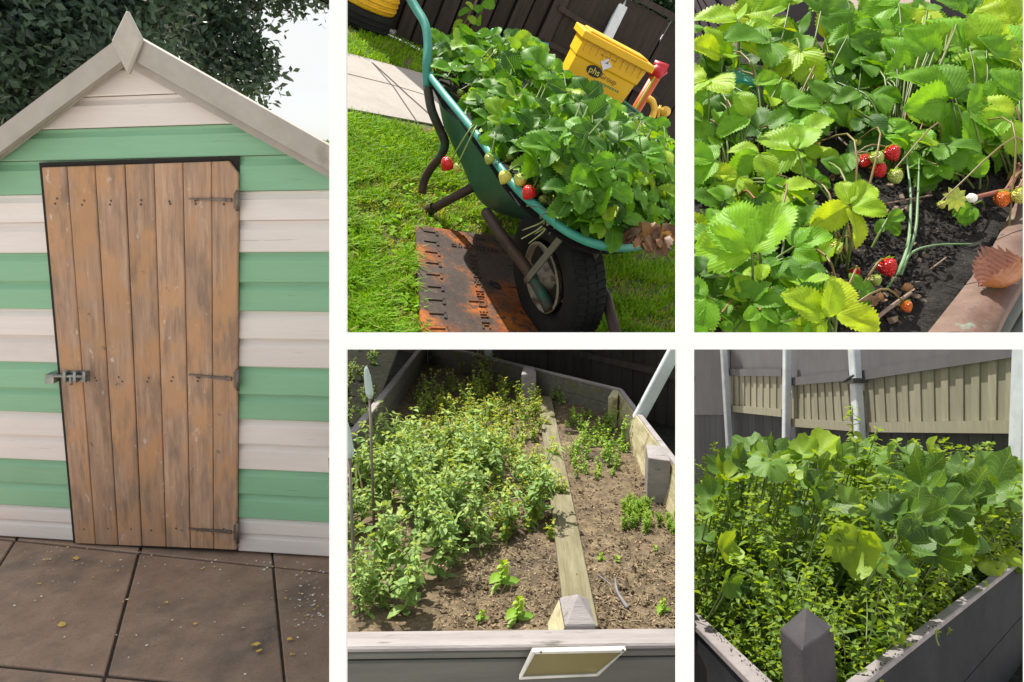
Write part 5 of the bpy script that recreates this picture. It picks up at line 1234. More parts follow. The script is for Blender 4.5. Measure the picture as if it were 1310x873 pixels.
# posts
def post(parent, base4, zt, zb_, peak, mats, frame_pts=None):
    P = [V3(p) for p in base4]; c = sum(P)/4; ap = V3((c[0], c[1], zt+peak)); top = [V3((p[0], p[1], zt)) for p in P]; bot = [V3((p[0], p[1], zb_)) for p in P]
    m = MB(); m.add(top+bot+[ap], [[0, 1, 8], [1, 2, 8], [2, 3, 8], [3, 0, 8], [1, 0, 4, 5], [2, 1, 5, 6], [3, 2, 6, 7], [0, 3, 7, 4]]); o = part('post', m, mats, parent); bevel(o, .002); return o
zt = .006; pp = [h4(723, 801.5, zt), h4(762, 800.5, zt), h4(753, 766, zt), h4(716, 764.5, zt)]
pp = [pp[0]+V3((0, .002, 0)), pp[1]+V3((0, .002, 0)), pp[2], pp[3]]
post(bed4, pp, zt, ZG, .032, wpaint)
m = MB(); a_, b_ = pp[0]+V3((-.001, 0, -.004)), pp[3]+V3((-.001, 0, -.004)); m.prism([a_, b_, b_+V3((-.016, .0, -.06)), a_+V3((-.026, 0, -.06))], (.0008, 0, 0)); 
m2_ = MB(); m2_.add([a_, b_, b_+V3((-.020, 0, -.045)), a_+V3((-.024, 0, -.045)), a_+V3((0, 0, -.1)), b_+V3((0, 0, -.1))], [[0, 1, 2, 3], [3, 2, 5, 4], [0, 3, 4], [1, 5, 2]]); part('post_cheek', m2_, lich, bed4)
pp = [h4(667, 480, .01), h4(686, 478, .01), h4(683, 470, .01), h4(670, 469, .01)]; post(bed4, pp, .012, ZG, .014, wpaint)
pp = [h4(778, 508, -.004), h4(790, 508, -.004), h4(792, 500, -.004), h4(784, 499, -.004)]; post(bed4, pp, -.004, ZG, .004, lich)
pp = [h4(829, 588, .0), h4(858, 592, .0), h4(848, 573, .0), h4(826, 571, .0)]; post(bed4, pp, .006, ZG, .008, wpaint)
# soil
soil4 = surf('dry_bed_soil', [((1, 1, 1), 30, [(.25, (.055, .038, .022)), (.5, (.15, .108, .062)), (.75, (.29, .22, .13))]), ((1, 1, 1), 90, [(0, (.30, .23, .15)), (1, (.42, .33, .23))], ((1, 1, 1), 100, .6, .68)), ((1, 1, 1), 5, [(.3, (.05, .036, .025)), (.7, (.09, .065, .045))], ((1, 1, 1), 6, .56, .66))], .95, bmp=((1, 1, 1), 90, 1.0, .012))
m = MB(); ys = np.linspace(h4(655, 803)[1], h4(655, 440)[1], 150); n_ = 110; V = []
for y in ys:
    for x in np.linspace(-.75, .75, n_):
        V.append((x, y, ZS+.007*mnoise.noise((x*12, y*12, 0))+.005*mnoise.noise((x*35, y*35, 2))+.003*mnoise.noise((x*90, y*90, 4))))
ra4, rb4 = RA, RB
def inside4(x, y):
    xr_ = ra4[0]+(rb4[0]-ra4[0])*(y-ra4[1])/(rb4[1]-ra4[1]); xl_ = LA[0]+(LB_[0]-LA[0])*(y-LA[1])/(LB_[1]-LA[1])
    yb_ = BA[1]+(BB[1]-BA[1])*(x-BA[0])/(BB[0]-BA[0]); c_ = CW.T @ (G4.w((x, y, ZS))-CO); px_ = CX+F*c_[0]/-c_[2]; return max(xl_-.015, -9) < x < xr_+.014 and y < yb_+.014 and 433 < px_ < 877
f = [[i*n_+j, i*n_+j+1, (i+1)*n_+j+1, (i+1)*n_+j] for i in range(len(ys)-1) for j in range(n_-1) if inside4(V[i*n_+j][0], V[i*n_+j][1])]
m.add(V, f, smooth=True); tag(part('soil', m, soil4, None, G4), 'dry brown crumbly soil filling the raised bed around the plank', 'soil', kind='stuff')
m = MB()
for _ in range(9000):
    x, y = random.uniform(560, 867), random.uniform(490, 803)
    p = h4(x, y, ZS+.003)
    if not inside4(p[0]+.02, p[1]): continue
    r = random.random()
    if r < .72: chunk(m, p, random.uniform(.0012, .0045)*(1.9 if r < .03 else 1), random.random(), 0 if r < .5 else 1)
    else:
        d = nrm(rng.normal(0, 1, 3)*V3((1, 1, .2)))*random.uniform(.006, .026); m.tube([p, p+d+V3((0, 0, .002))], random.uniform(.0004, .0009), 4, cap=False, tint=random.random(), mi=2)
tag(part('straw_litter', m, [soil4, plain('tan_bark', (.30, .21, .13), .9, var=.4), leafmat('straw_bits', (.16, .11, .06), (.45, .36, .22), None, veins=False, trans=.1)], None, G4), 'bark crumbs and dry straw scattered over the raised bed soil', 'litter', kind='stuff')
# plank
plankm = surf('olive_grey_plank', [((9, 1, 9), 7, [(.25, (.10, .088, .045)), (.5, (.17, .15, .085)), (.8, (.25, .225, .145))]), ((16, 1, 16), 10, [(0, (.10, .08, .045)), (1, (.15, .12, .07))], ((14, 1, 14), 8, .6, .68))], .85, bmp=((18, 1, 18), 12, .6, .004))
ga, gb, gc, gd = h4(688, 508, ZS+.02), h4(705, 508, ZS+.02), h4(766, 803, ZS+.02), h4(724, 803, ZS+.02)
plf = G4.sub((ga+gd)/2*V3((1, 1, 0))+V3((0, 0, ZS)), x=nrm(np.cross(nrm((ga-gd)), (0, 0, 1))))
lp_ = lambda p: plf.l(G4.w(p)); m = MB(); m.prism([lp_(gd), lp_(gc)-(lp_(gc)-lp_(gd))*.19, lp_(gb)-(lp_(gb)-lp_(ga))*.19, lp_(ga)], (0, 0, -.016)); 
m.prism([lp_(gd)+(lp_(gc)-lp_(gd))*.2+V3((0, 0, .004)), lp_(gc)+V3((0, 0, .004)), lp_(gb)+V3((0, 0, .004)), lp_(ga)+(lp_(gb)-lp_(ga))*.2+V3((0, 0, .004))], (0, 0, -.02))
o = tag(part('plank', m, plankm, None, plf), 'long olive grey plank laid on the soil down the middle of the raised bed', 'plank'); bevel(o, .002)
# twig on the soil
m = MB(); tf4 = G4.sub(h4(790, 750, ZS)); m.tube(smooth_path([tf4.l(G4.w(h4(x, y, ZS+z))) for x, y, z in ((787, 740, .012), (789, 755, .008), (796, 768, .006), (803, 778, .006))]), np.linspace(.0028, .0045, 19), 7); m.tube(smooth_path([tf4.l(G4.w(h4(x, y, ZS+z))) for x, y, z in ((764, 735, .008), (775, 743, .008), (783, 750, .01))]), .0016, 5)
tag(part('stick', m, surf('grey_stick', [((1, 1, 1), 60, [(.3, (.10, .095, .10)), (.7, (.22, .21, .22))])], .7), None, tf4), 'grey forked stick lying on the soil right of the plank', 'stick')
# name plate on the front board
yy = y0-.012; Q = [G4.hity(x, y, yq) for (x, y), yq in zip([(681, 833), (801, 830.5), (765, 864), (664, 868.5)], (yy, yy, yy-.004, yy-.004))]
c_ = sum(Q)/4; sgf = G4.sub(c_); Ql = [sgf.l(G4.w(q)) for q in Q]; sg = root('plaque', sgf, 'slanted silver framed olive plaque fixed on the front board of the raised bed', 'plaque')
alu = surf('dull_silver', [((1, 1, 1), 30, [(.3, (.42, .41, .38)), (.7, (.62, .61, .57))])], .4, .4, ((1, 1, 1), 120, .2, .001))
oliv = surf('olive_plate', [((1, 1, 1), 5, [(.3, (.15, .12, .04)), (.7, (.21, .17, .06))]), ((1, 1, 1), 25, [(0, (.2, .16, .06)), (1, (.35, .3, .16))], ((1, 1, 1), 10, .6, .7))], .5)
qi = [Ql[k]*np.array([.93, 1, .80]) for k in range(4)]
m = MB(); m.prism([q for q in qi][::-1], (0, .009, 0)); part('plate', m, oliv, sg)
m = MB()
for k in range(4):
    a, b, c2, d2 = Ql[k], Ql[(k+1) % 4], Ql[(k+1) % 4]*np.array([.93, 1, .80]), Ql[k]*np.array([.93, 1, .80])
    m.prism([p+V3((0, -.003, 0)) for p in (d2, c2, b, a)], (0, .012, 0))
o = part('frame', m, alu, sg); bevel(o, .001)
m = MB()
for x, y in ((692, 834.5), (797, 832)):
    q = sgf.l(G4.w(G4.hity(x, y, yy-.0035))); m.lathe(q, (0, -1, 0), [(.0022, 0), (.0018, .001), (0, .0013)], 10)
part('screw', m, iron, sg)
# yard ground, fence and brace pole behind
yard = surf('dark_leafy_yard', [((1, 1, 1), 12, [(.3, (.010, .012, .008)), (.7, (.025, .026, .018))]), ((1, 1, 1), 40, [(0, (.07, .06, .04)), (1, (.12, .10, .07))], ((1, 1, 1), 45, .62, .7))], .95, spec=.1, bmp=((1, 1, 1), 50, 1, .02))
m = MB(); yg = [h4(432.5, 873, ZG)[1]-.2, 2.6]; kL = -.2615; 
def gl(x): 
    return [h4(x, y, ZG) for y in (900, 441)]
a, b = gl(432.5), gl(876.5); m.prism([a[0], b[0], b[1], a[1]], (0, 0, -.03)); tag(part('yard_ground', m, yard, None, G4), kind='structure')
fz = h4(845, 542, ZG); fx_ = nrm(BB-BA)
F4 = G4.sub(fz, x=fx_); f4 = root('board_fence', F4, 'dark brown vertical board fence behind the timber raised bed', 'fence')
fd4 = surf('fence_brown_stain', [((6, 6, .6), 6, [(.25, (.022, .018, .015)), (.6, (.045, .036, .030)), (.85, (.065, .052, .044))])], .85, bmp=((9, 9, 1), 12, .5, .006), tint_var=.3)
m = MB(); xa, xb = F4.hity(432.6, 480)[0], F4.hity(876, 500)[0]; zA_, zB_ = F4.hity(436, 432), F4.hity(874, 432); x = xa
while x < xb-.01:
    wd = min(.075, xb-x); ztp = zA_[2]+(zB_[2]-zA_[2])*(x-zA_[0])/(zB_[0]-zA_[0]); m.box((x, random.uniform(0, .004), 0), (x+wd-.004, .02, ztp), tint=random.random()); x += wd
part('boards', m, fd4, f4)
m = MB(); a, b = F4.hity(745, 449), F4.hity(847, 472); dxy = (b-a); a = a-dxy*1.0; b = b+dxy*.35
m.prism([(a[0], -.022, a[2]-.03), (b[0], -.022, b[2]-.03), (b[0], -.022, b[2]), (a[0], -.022, a[2])], (0, .02, 0), tint=1); part('rail', m, fd4, f4)
pwm = plain('white_steel_paint', (.58, .62, .66), .4)
def pole(name, frame, ptsw, wd, lab, grp=None, mt=pwm):
    a, b = V3(ptsw[0]), V3(ptsw[1]); fr = Frame(a, b-a, frame.x); L = np.linalg.norm(b-a); r = root(name, fr, lab, 'pole', grp); m = MB(); m.box((-wd/2, -wd/3, 0), (wd/2, wd/3, L)); o = part('shaft', m, mt, r); bevel(o, .004); return r, fr, L
pole('brace_pole', G4, (at(816, 537, 2.55), at(872, 432, 2.45)), .046, 'slanted white brace pole leaning behind the back right corner of the raised bed')
pr_, fr_, L_ = pole('pole', G4, (at(623, 490, 3.95), at(626, 428, 3.95)), .045, 'short length of upright white pole at the top of the raised bed view')
# glass garden stakes on the left
gls = None
gm_, gnt, gb_, go_ = newmat('frosted_glass'); gb_.inputs['Base Color'].default_value = (.55, .68, .66, 1); gb_.inputs['Roughness'].default_value = .2; gb_.inputs['Transmission Weight'].default_value = .45
for (x, y, Z, tp, lab) in ((473, 505, 1.75, 0, 'frosted glass tipped stake standing just inside the left board of the raised bed'), (447, 580, 1.40, 1, 'frosted glass tipped stake cut by the left edge of the raised bed view')):
    b = at(x, y, Z); bl = G4.l(b); fr = G4.sub((bl[0], bl[1], ZS)); st = root('garden_stake', fr, lab, 'garden stake', 'glass tipped garden stakes'); hh = bl[2]-ZS
    m = MB(); m.tube([(0, 0, 0), (0, 0, hh)], .0035, 7); part('rod', m, plain('rusty_rod', (.16, .13, .11), .7), st)
    m = MB(); m.lathe((0, 0, hh), (-.10, 0, 1), [(.005, -.01), (.010, 0), (.0105, .01), (.009, .05), (.005, .07), (.002, .075), (0, .076)], 14); part('glass_tip', m, gm_, st)
# plants
hit4 = lambda x, y: h4(x, y, ZS)
T_tall = [weed(random.uniform(.16, .22), 12, .034, OV+LN[:1], 5, tint=(.3, .8)) for _ in range(6)]
T_lance = [weed(random.uniform(.15, .20), 13, .040, LN+OV[:1], 5, tint=(.3, .8)) for _ in range(5)]
T_yel = [weed(random.uniform(.09, .14), 10, .022, OV, 5, tint=(.2, .9)) for _ in range(6)]
T_low = [weed(random.uniform(.04, .07), 6, .024, OV+LN[:1], 2, tint=(.3, 1)) for _ in range(4)]
T_fea = [weed(random.uniform(.055, .075), 14, .018, FE, 6, tint=(.5, .95), per=4, up=1.0) for _ in range(3)]
scatter('grey_green_weed', T_tall, [wl_grey, wstem], spots_in([(430, 640), (470, 600), (560, 600), (600, 660), (590, 720), (535, 780), (500, 800), (440, 812), (425, 800)], 44, hit4, .026), G4, ZS, 'tall grey green broad leaved weed in the left half of the raised bed', 'weed', 'tall leafy weeds in the left half of the raised bed', .5, 1.3)
scatter('narrow_leaved_weed', T_lance, [wl_grey, wstem], spots_in([(470, 560), (560, 580), (650, 600), (690, 650), (680, 700), (610, 715), (560, 690), (500, 650)], 40, hit4, .028), G4, ZS, 'narrow leaved grey green weed in the middle of the raised bed left of the plank', 'weed', 'narrow leaved weeds left of the plank', .5, 1.3)
scatter('yellow_green_weed', T_yel, [wl_yel, wstem], spots_in([(550, 476), (640, 470), (688, 500), (690, 560), (660, 600), (560, 610), (520, 560)], 120, hit4, .03), G4, ZS, 'yellow green bushy weed at the back left of the raised bed', 'weed', 'yellow green weeds at the back of the raised bed', .45, 1.25)
scatter('yellow_green_weed', T_yel, [wl_yel, wstem], spots_in([(560, 600), (690, 590), (715, 640), (700, 690), (600, 680)], 12, hit4, .04), G4, ZS, 'yellow green weed spreading towards the plank in the raised bed', 'weed', 'yellow green weeds close to the plank')
scatter('low_weed', T_low, [wl_yel, wstem], spots_in([(560, 500), (690, 500), (720, 640), (700, 700), (560, 700)], 60, hit4, .03), G4, ZS, 'tiny low weed seedling among the taller weeds left of the plank', 'weed', 'low seedlings left of the plank')
scatter('bushy_seedling', T_low+T_yel[:2], [wl_bri, wstem], spots_in([(704, 505), (745, 520), (770, 545), (800, 575), (790, 605), (755, 625), (722, 600), (738, 560), (712, 540)], 50, hit4, .028), G4, ZS, 'bright green bushy seedling in the patch right of the plank', 'seedling', 'bright seedlings right of the plank', .6, 1.0)
scatter('feathery_seedling', T_fea, [wl_bri, wstem], spots_in([(797, 640), (830, 640), (832, 682), (800, 684)], 14, hit4, .014), G4, ZS, 'feathery bright green seedling in the square clump near the right board', 'seedling', 'feathery seedlings near the right board', .7, 1.0)
scatter('feathery_seedling', T_fea, [wl_bri, wstem], spots_in([(840, 670), (872, 655), (872, 690), (850, 690)], 7, hit4, .018), G4, ZS, 'feathery bright green seedling at the right edge of the raised bed view', 'seedling', 'feathery seedlings at the right edge', .6, .9)
sprT = [weed(.045, 3, .040, OV, 0, tint=(.6, .95), per=3, up=.9) for _ in range(3)]
for (x, y, s, lab) in ((640, 752, 1.15, 'leafy green sprout on the shaded soil left of the plank'), (660, 797, 1.0, 'small bright sprout on the soil beside the front corner post'), (846, 785, .6, 'little bright sprout on the soil at the right front of the raised bed'), (790, 720, .35, 'very small sprout on bare soil right of the plank'), (768, 718, .4, 'tiny sprout just right of the plank edge'), (615, 795, .45, 'small low sprout on the soil behind the front rail'), (838, 705, .3, 'pinhead sprout on bare soil below the feathery seedlings')):
    p = hit4(x, y); fr = G4.sub(p); o = part('sprout', random.choice(sprT), [wl_bri, wstem], None, fr); o.matrix_world = fr.M @ Matrix.Scale(s, 4); tag(o, lab, 'sprout')
# grass blades at the left edge, and seed heads
gfr = G4.sub(hit4(450, 640)); m = MB()
for _ in range(26):
    a = gfr.l(G4.w(hit4(random.uniform(440, 500), random.uniform(600, 660)))); e = a+V3((random.uniform(-.10, .05), random.uniform(-.05, .05), random.uniform(.10, .17))); mid = (a+e)/2+V3((0, 0, .05)); e = e-V3((0, 0, .04))
    P = smooth_path([a, mid, e], 5); s = nrm(np.cross(e-a, (0, .3, 1)))*.0035
    V = []; 
    for i, p in enumerate(P): wv = s*(1-(i/(len(P)-1))**2*.9); V += [p-wv, p+wv]
    m.add(V, [[2*i, 2*i+1, 2*i+3, 2*i+2] for i in range(len(P)-1)], tint=random.uniform(.4, 1))
tag(part('grass_clump', m, leafmat('pale_bed_grass', (.12, .24, .06), (.30, .42, .14), (.4, .4, .2), veins=False), None, gfr), 'arching clump of long pale grass at the left edge of the raised bed', 'grass clump')
scatter('wild_plant', T_yel, [wl_grey, wstem], spots_in([(440, 448), (520, 448), (470, 530), (440, 560)], 12, lambda x, y: h4(x, y, ZG), .05), G4, ZG, 'shaded weed growing on the dark ground outside the left board', 'weed', 'weeds on the dark ground left of the bed')

# =============================================================== VIEW FIVE: overgrown bed with fence
n5 = nrm(c2w((0, math.cos(R(8.3)), -math.sin(R(8.3))))); H5 = .407
G5 = Frame(CO-n5*H5, n5, c2w((1, 0, 0))); G5 = Frame(G5.w(G5.hit(1030, 910)), n5, c2w((1, 0, 0)))
h5 = lambda x, y, z=0: G5.hit(x, y, z)
ZS5, ZG5 = -.10, -.29
bed5 = root('raised_bed', G5, 'overgrown dark grey raised bed corner with a pointed timber post at the front', 'raised bed')
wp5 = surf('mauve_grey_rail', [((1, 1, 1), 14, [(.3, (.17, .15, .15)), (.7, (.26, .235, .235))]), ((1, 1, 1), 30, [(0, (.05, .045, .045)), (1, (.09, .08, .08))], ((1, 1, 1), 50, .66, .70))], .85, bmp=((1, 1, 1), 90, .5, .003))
wd5 = surf('shaded_slate_board', [((1, 1, 1), 8, [(.3, (.018, .019, .023)), (.7, (.030, .032, .037))])], .9, spec=.1, bmp=((1, 1, 1), 60, .3, .003))  # very dark base colour carries the shade on the outer board faces
def ext(a, b, t0, t1): a, b = V3(a), V3(b); return a+(b-a)*t0, a+(b-a)*t1
def wall5(i0, i1, o0, o1, t0, t1, seam=None):
    a, b = ext(h5(*i0), h5(*i1), t0, t1); c, d = ext(h5(*o0), h5(*o1), t0, t1); m = MB()
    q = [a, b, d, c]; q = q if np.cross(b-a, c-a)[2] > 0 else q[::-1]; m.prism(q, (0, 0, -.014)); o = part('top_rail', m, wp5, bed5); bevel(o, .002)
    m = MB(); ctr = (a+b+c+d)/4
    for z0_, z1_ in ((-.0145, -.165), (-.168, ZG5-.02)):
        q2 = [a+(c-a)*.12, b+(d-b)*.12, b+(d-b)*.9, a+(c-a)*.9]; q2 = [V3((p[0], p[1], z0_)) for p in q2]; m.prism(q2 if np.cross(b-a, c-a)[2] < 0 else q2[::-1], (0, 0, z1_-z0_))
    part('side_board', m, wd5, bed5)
wall5((888, 779), (990, 873), (888, 799), (961, 873), -.25, 1.45)
wall5((1098, 859), (1310, 704), (1105, 873), (1310, 714), -.36, 1.25)
hp = .09; L5, R5, F5p = h5(998, 805, hp), h5(1066, 804, hp), h5(1026, 831, hp); B5 = L5+R5-F5p
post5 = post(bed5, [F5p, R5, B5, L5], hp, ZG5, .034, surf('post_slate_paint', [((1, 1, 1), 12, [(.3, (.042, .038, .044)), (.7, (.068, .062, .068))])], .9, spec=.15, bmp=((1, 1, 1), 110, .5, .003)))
pp = [h5(1288, 712, .02), h5(1312, 702, .02), h5(1300, 692, .02), h5(1276, 700, .02)]; post(bed5, pp, .02, ZG5, .012, wd5)
m = MB(); a, b = [h5(881, y, ZG5) for y in (1000, 600)], [h5(1330, y, ZG5) for y in (1000, 600)]; m.prism([a[0], b[0], b[1], a[1]], (0, 0, -.03)); tag(part('yard_ground', m, yard, None, G5), kind='structure')
m = MB(); q = [V3((*h5(1030, 910)[:2], ZS5)), V3((*h5(1340, 684)[:2], ZS5)), V3((*G5.l(at(1345, 700, 3.4))[:2], ZS5)), V3((*G5.l(at(880, 700, 3.4))[:2], ZS5)), V3((*h5(882, 774)[:2], ZS5))]; m.prism(q if np.cross(q[1]-q[0], q[2]-q[0])[2] > 0 else q[::-1], (0, 0, -.02)); tag(part('soil', m, soil3, None, G5), 'dark damp soil under the dense weeds of the overgrown bed', 'soil', kind='stuff')
# fence
A5, B5w = at(1298, 553, 3.0), at(932, 540, 6.2); F5 = Frame(A5, np.cross(n5, 1), (1, 0, 0)) if False else None
xx = nrm(A5-B5w); xx = nrm(xx-n5*np.dot(xx, n5)*.0); FR5 = Frame(A5, n5, xx)
fh = lambda x, y, yy=0: FR5.hity(x, y, yy)
zg5 = FR5.l(G5.w(h5(1100, 640, ZG5)))[2]
f5 = root('panel_fence', FR5, 'grey panel fence with a band of cream vertical slats behind the overgrown bed', 'fence')
gp = surf('grey_fence_panel', [((3, 3, 1), 3, [(.3, (.115, .11, .12)), (.7, (.15, .145, .155))])], .8, tint_var=.1); dp = surf('dark_lower_panel', [((9, 9, .4), 6, [(.3, (.045, .048, .052)), (.7, (.075, .078, .082))])], .85, tint_var=.2)
cream = surf('cream_slat_paint', [((9, 9, .6), 6, [(.3, (.24, .22, .155)), (.7, (.32, .30, .22))])], .7, bmp=((12, 12, 1), 12, .3, .004), tint_var=.14)
def slab(nm, pts, y0_, y1_, mt, tint=.5):
    m = MB(); q = [fh(x, y) for x, y in pts]; m.prism([(p[0], y0_, p[2]) for p in q], (0, y1_-y0_, 0), tint=tint); return part(nm, m, mt, f5)
slab('upper_panel', [(880, 500), (1320, 500), (1320, 440), (880, 440)], .02, .05, gp)
slab('upper_panel', [(880, 531), (932, 531), (932, 440), (880, 440)], .012, .018, gp, .7)
def belowline(x): return 620
# lower panel as vertical boards
m = MB(); xa, xb = fh(880, 560)[0], fh(1320, 560)[0]; x = xa; k = 0
ztopl = max(fh(1300, 545)[2], fh(932, 520)[2])
while x < xb:
    m.box((x, .03, zg5-.05), (x+.145, .045, ztopl+.05), tint=random.random()); x += .15
part('lower_panel', m, dp, f5)
for (q, nb) in (([(932, 525), (1003, 532), (1003, 481), (932, 480)], 18), ([(1012, 544), (1096, 550), (1090, 486), (1012, 493)], 17), ([(1108, 551), (1298, 552), (1300, 456), (1104, 486)], 22)):
    P = [fh(*p) for p in q]; m = MB()
    for i in range(nb):
        t0, t1 = i/nb, (i+.95)/nb; a, b = P[0]+(P[1]-P[0])*t0, P[0]+(P[1]-P[0])*t1; c, d = P[3]+(P[2]-P[3])*t1, P[3]+(P[2]-P[3])*t0; yo = -.004 if i % 2 else .004
        m.prism([(a[0], yo, a[2]), (b[0], yo, b[2]), (c[0], yo, c[2]), (d[0], yo, d[2])], (0, .012, 0), tint=random.random())
    part('slat_band', m, cream, f5)
    m = MB(); m.prism([(P[0][0], .010, P[0][2]), (P[1][0], .010, P[1][2]), (P[2][0], .010, P[2][2]), (P[3][0], .010, P[3][2])], (0, .008, 0), tint=.1); part('slat_backing', m, plain('slat_gap', (.11, .10, .075), .9), f5)
    m = MB(); hgt_ = .05; m.prism([(P[0][0], -.02, P[0][2]-.01), (P[1][0], -.02, P[1][2]-.01), (P[1][0], -.02, P[1][2]+hgt_), (P[0][0], -.02, P[0][2]+hgt_)], (0, .015, 0), tint=.8); part('slat_rail', m, cream, f5)
    m = MB(); m.prism([(P[3][0], -.02, P[3][2]-.005), (P[2][0], -.02, P[2][2]-.005), (P[2][0], -.02, P[2][2]+.055), (P[3][0], -.02, P[3][2]+.055)], (0, .015, 0), tint=.3); part('top_rail', m, gp, f5)
# posts of the fence
def fpole(xt, xb_, yb_, wpx, lab):
    top = FR5.w(fh(xt, 438, -.05)); bot = FR5.w(fh(xb_, yb_, -.05)); d = bot-top
    # run on down to the ground
    bl = FR5.l(bot); tl2 = FR5.l(top); t = (tl2[2]-zg5)/(tl2[2]-bl[2]); bot = top+d*t; Zc = -(CW.T @ (FR5.w(fh(xt, 500))-CO))[2]
    fr = Frame(bot, top-bot, xx); r = root('fence_post', fr, lab, 'post', 'white posts of the panel fence'); L = np.linalg.norm(top-bot); wd = wpx/F*Zc
    m = MB(); m.box((-wd/2, -.03, 0), (wd/2, .02, L)); o = part('shaft', m, pwm, r); bevel(o, .006); return r, fr, wd
fpole(926, 934, 572, 8.5, 'white fence post at the far left end of the cream slat band')
fpole(1008, 1006.5, 598, 9, 'white fence post between the first and second cream slat panels')
r_, fr_, wd_ = fpole(1093, 1101, 565, 13, 'white fence post with a clamp, between the second and third cream slat panels')
m = MB(); q = fr_.l(FR5.w(fh(1094, 488, -.05))); m.box((-wd_/2-.012, -.05, q[2]-.015), (wd_/2+.012, .025, q[2]+.015)); m.tube([(-wd_/2-.03, -.055, q[2]+.0), (wd_/2+.02, -.055, q[2]+.03)], .009, 8); part('clamp', m, plain('dark_clamp', (.10, .10, .10), .5, .5), r_)
fpole(1311, 1305, 600, 22, 'wide pale fence post at the right edge of the overgrown bed view')
# plants of the overgrown bed
hit5 = lambda x, y: h5(x, y, ZS5)
def invw(x): return 1-.00205*(x-1030) if x > 1030 else 1-.0024*(1030-x)      # 1/depth of the bed walls
def bedspots(n, d0, d1, mind, zmax=3.2):
    out = []; P = []; tr = 0
    while len(out) < n and tr < n*80:
        tr += 1; x = random.uniform(884, 1345); zw = 1/invw(x)+.05; a, b = zw+d0, min(zmax, zw+d1)
        if b <= a: continue
        Z = math.sqrt(random.uniform(a*a, b*b)); q = G5.l(at(x, 700, Z)); p = V3((q[0], q[1], ZS5))
        if any((p[0]-k[0])**2+(p[1]-k[1])**2 < mind*mind for k in P): continue
        P.append(p); out.append((p, 1.0))
    return out
N5 = [leafmat('nettle_leaf', (.035, .085, .015), (.15, .27, .03), (.24, .36, .035), trans=.5, rough=.4, vein=(.14, .24, .05)), wstem]
S5 = [leafmat('squash_leaf', (.025, .075, .012), (.12, .24, .03), (.32, .46, .03), vein=(.28, .40, .12), trans=.40, rough=.5, spec=.4, nscale=25, vs=.85), leafmat('squash_stalk', (.09, .15, .04), (.2, .27, .08), None, veins=False, trans=.2)]
TW = [weed(random.uniform(.40, .48), 18, .044, OV, 5, lean=.08, tint=(.2, .8)) for _ in range(6)]
TM = [weed(random.uniform(.22, .30), 13, .032, OV, 4, lean=.12, tint=(.25, .9)) for _ in range(5)]
TS = [weed(random.uniform(.10, .16), 8, .028, OV, 3, lean=.15, tint=(.3, 1)) for _ in range(4)]
scatter('tall_weed', TW, N5, bedspots(230, .34, 2.4, .062), G5, ZS5, 'tall small leaved weed standing in the thick of the overgrown bed', 'weed', 'tall weeds filling the overgrown bed', .85, 1.08, (868, 9999))
scatter('bushy_weed', TM, N5, bedspots(150, .12, .7, .042), G5, ZS5, 'bushy mid height weed near the boards of the overgrown bed', 'weed', 'bushy weeds near the boards of the overgrown bed', .8, 1.1, (868, 9999))
scatter('small_weed', TS, N5, bedspots(60, .06, .2, .03), G5, ZS5, 'small pale weed right behind the top rails of the overgrown bed', 'weed', 'small weeds behind the rails of the overgrown bed', .8, 1.1, (868, 9999))
# squash plants: each leaf placed where it stands out
def squashplant(pts, lab):
    pts = [(x, y, max(Z, 1/invw(x)+.22+.2*(640-y)/100), s, t, a, b, h) for (x, y, Z, s, t, a, b, h) in pts]
    cx = sum(p[0] for p in pts)/len(pts); Zs = sum(p[2] for p in pts)/len(pts)
    b = G5.l(at(cx, 640, Zs)); fr = G5.sub((b[0], b[1], ZS5)); r = root('squash_plant', fr, lab, 'squash plant', 'large leaved squash plants in the overgrown bed'); ml, ms = MB(), MB()
    for (x, y, Z, s, tint, tx_, ty_, hd) in pts:
      for rep_ in range(3):
        if rep_: x, y, Z, s, tint = x+random.uniform(-26, 26), max(572, y+random.uniform(-8, 30)), Z+random.uniform(-.15, .25), s*random.uniform(.6, .95), random.uniform(0, .8)
        elif s > 40: s *= .85
        tx_, ty_ = tx_+random.gauss(0, .3), ty_+random.gauss(0, .25)
        p = fr.l(at(x, y, Z)); nn = C3(fr, (tx_, .75+ty_, .45)); fw = C3(fr, (math.cos(R(hd)), math.sin(R(hd))*.5, .4)); sz = s/F*Z
        put(ml, random.choice(LOB), basis(nn, fw), p, sz, tint); ms.tube(smooth_path([(p[0]-.03, p[1]+.16, .05), (p[0]-.01, p[1]+.09, p[2]*.6), p], 5), np.linspace(.0030, .0018, 11), 6, cap=False, tint=random.uniform(.2, .6))
    ml.clip = ms.clip = (fr, 868, 9999, 428, 9999)
    part('leaves', ml, S5[0], r); part('stalks', ms, S5[1], r)
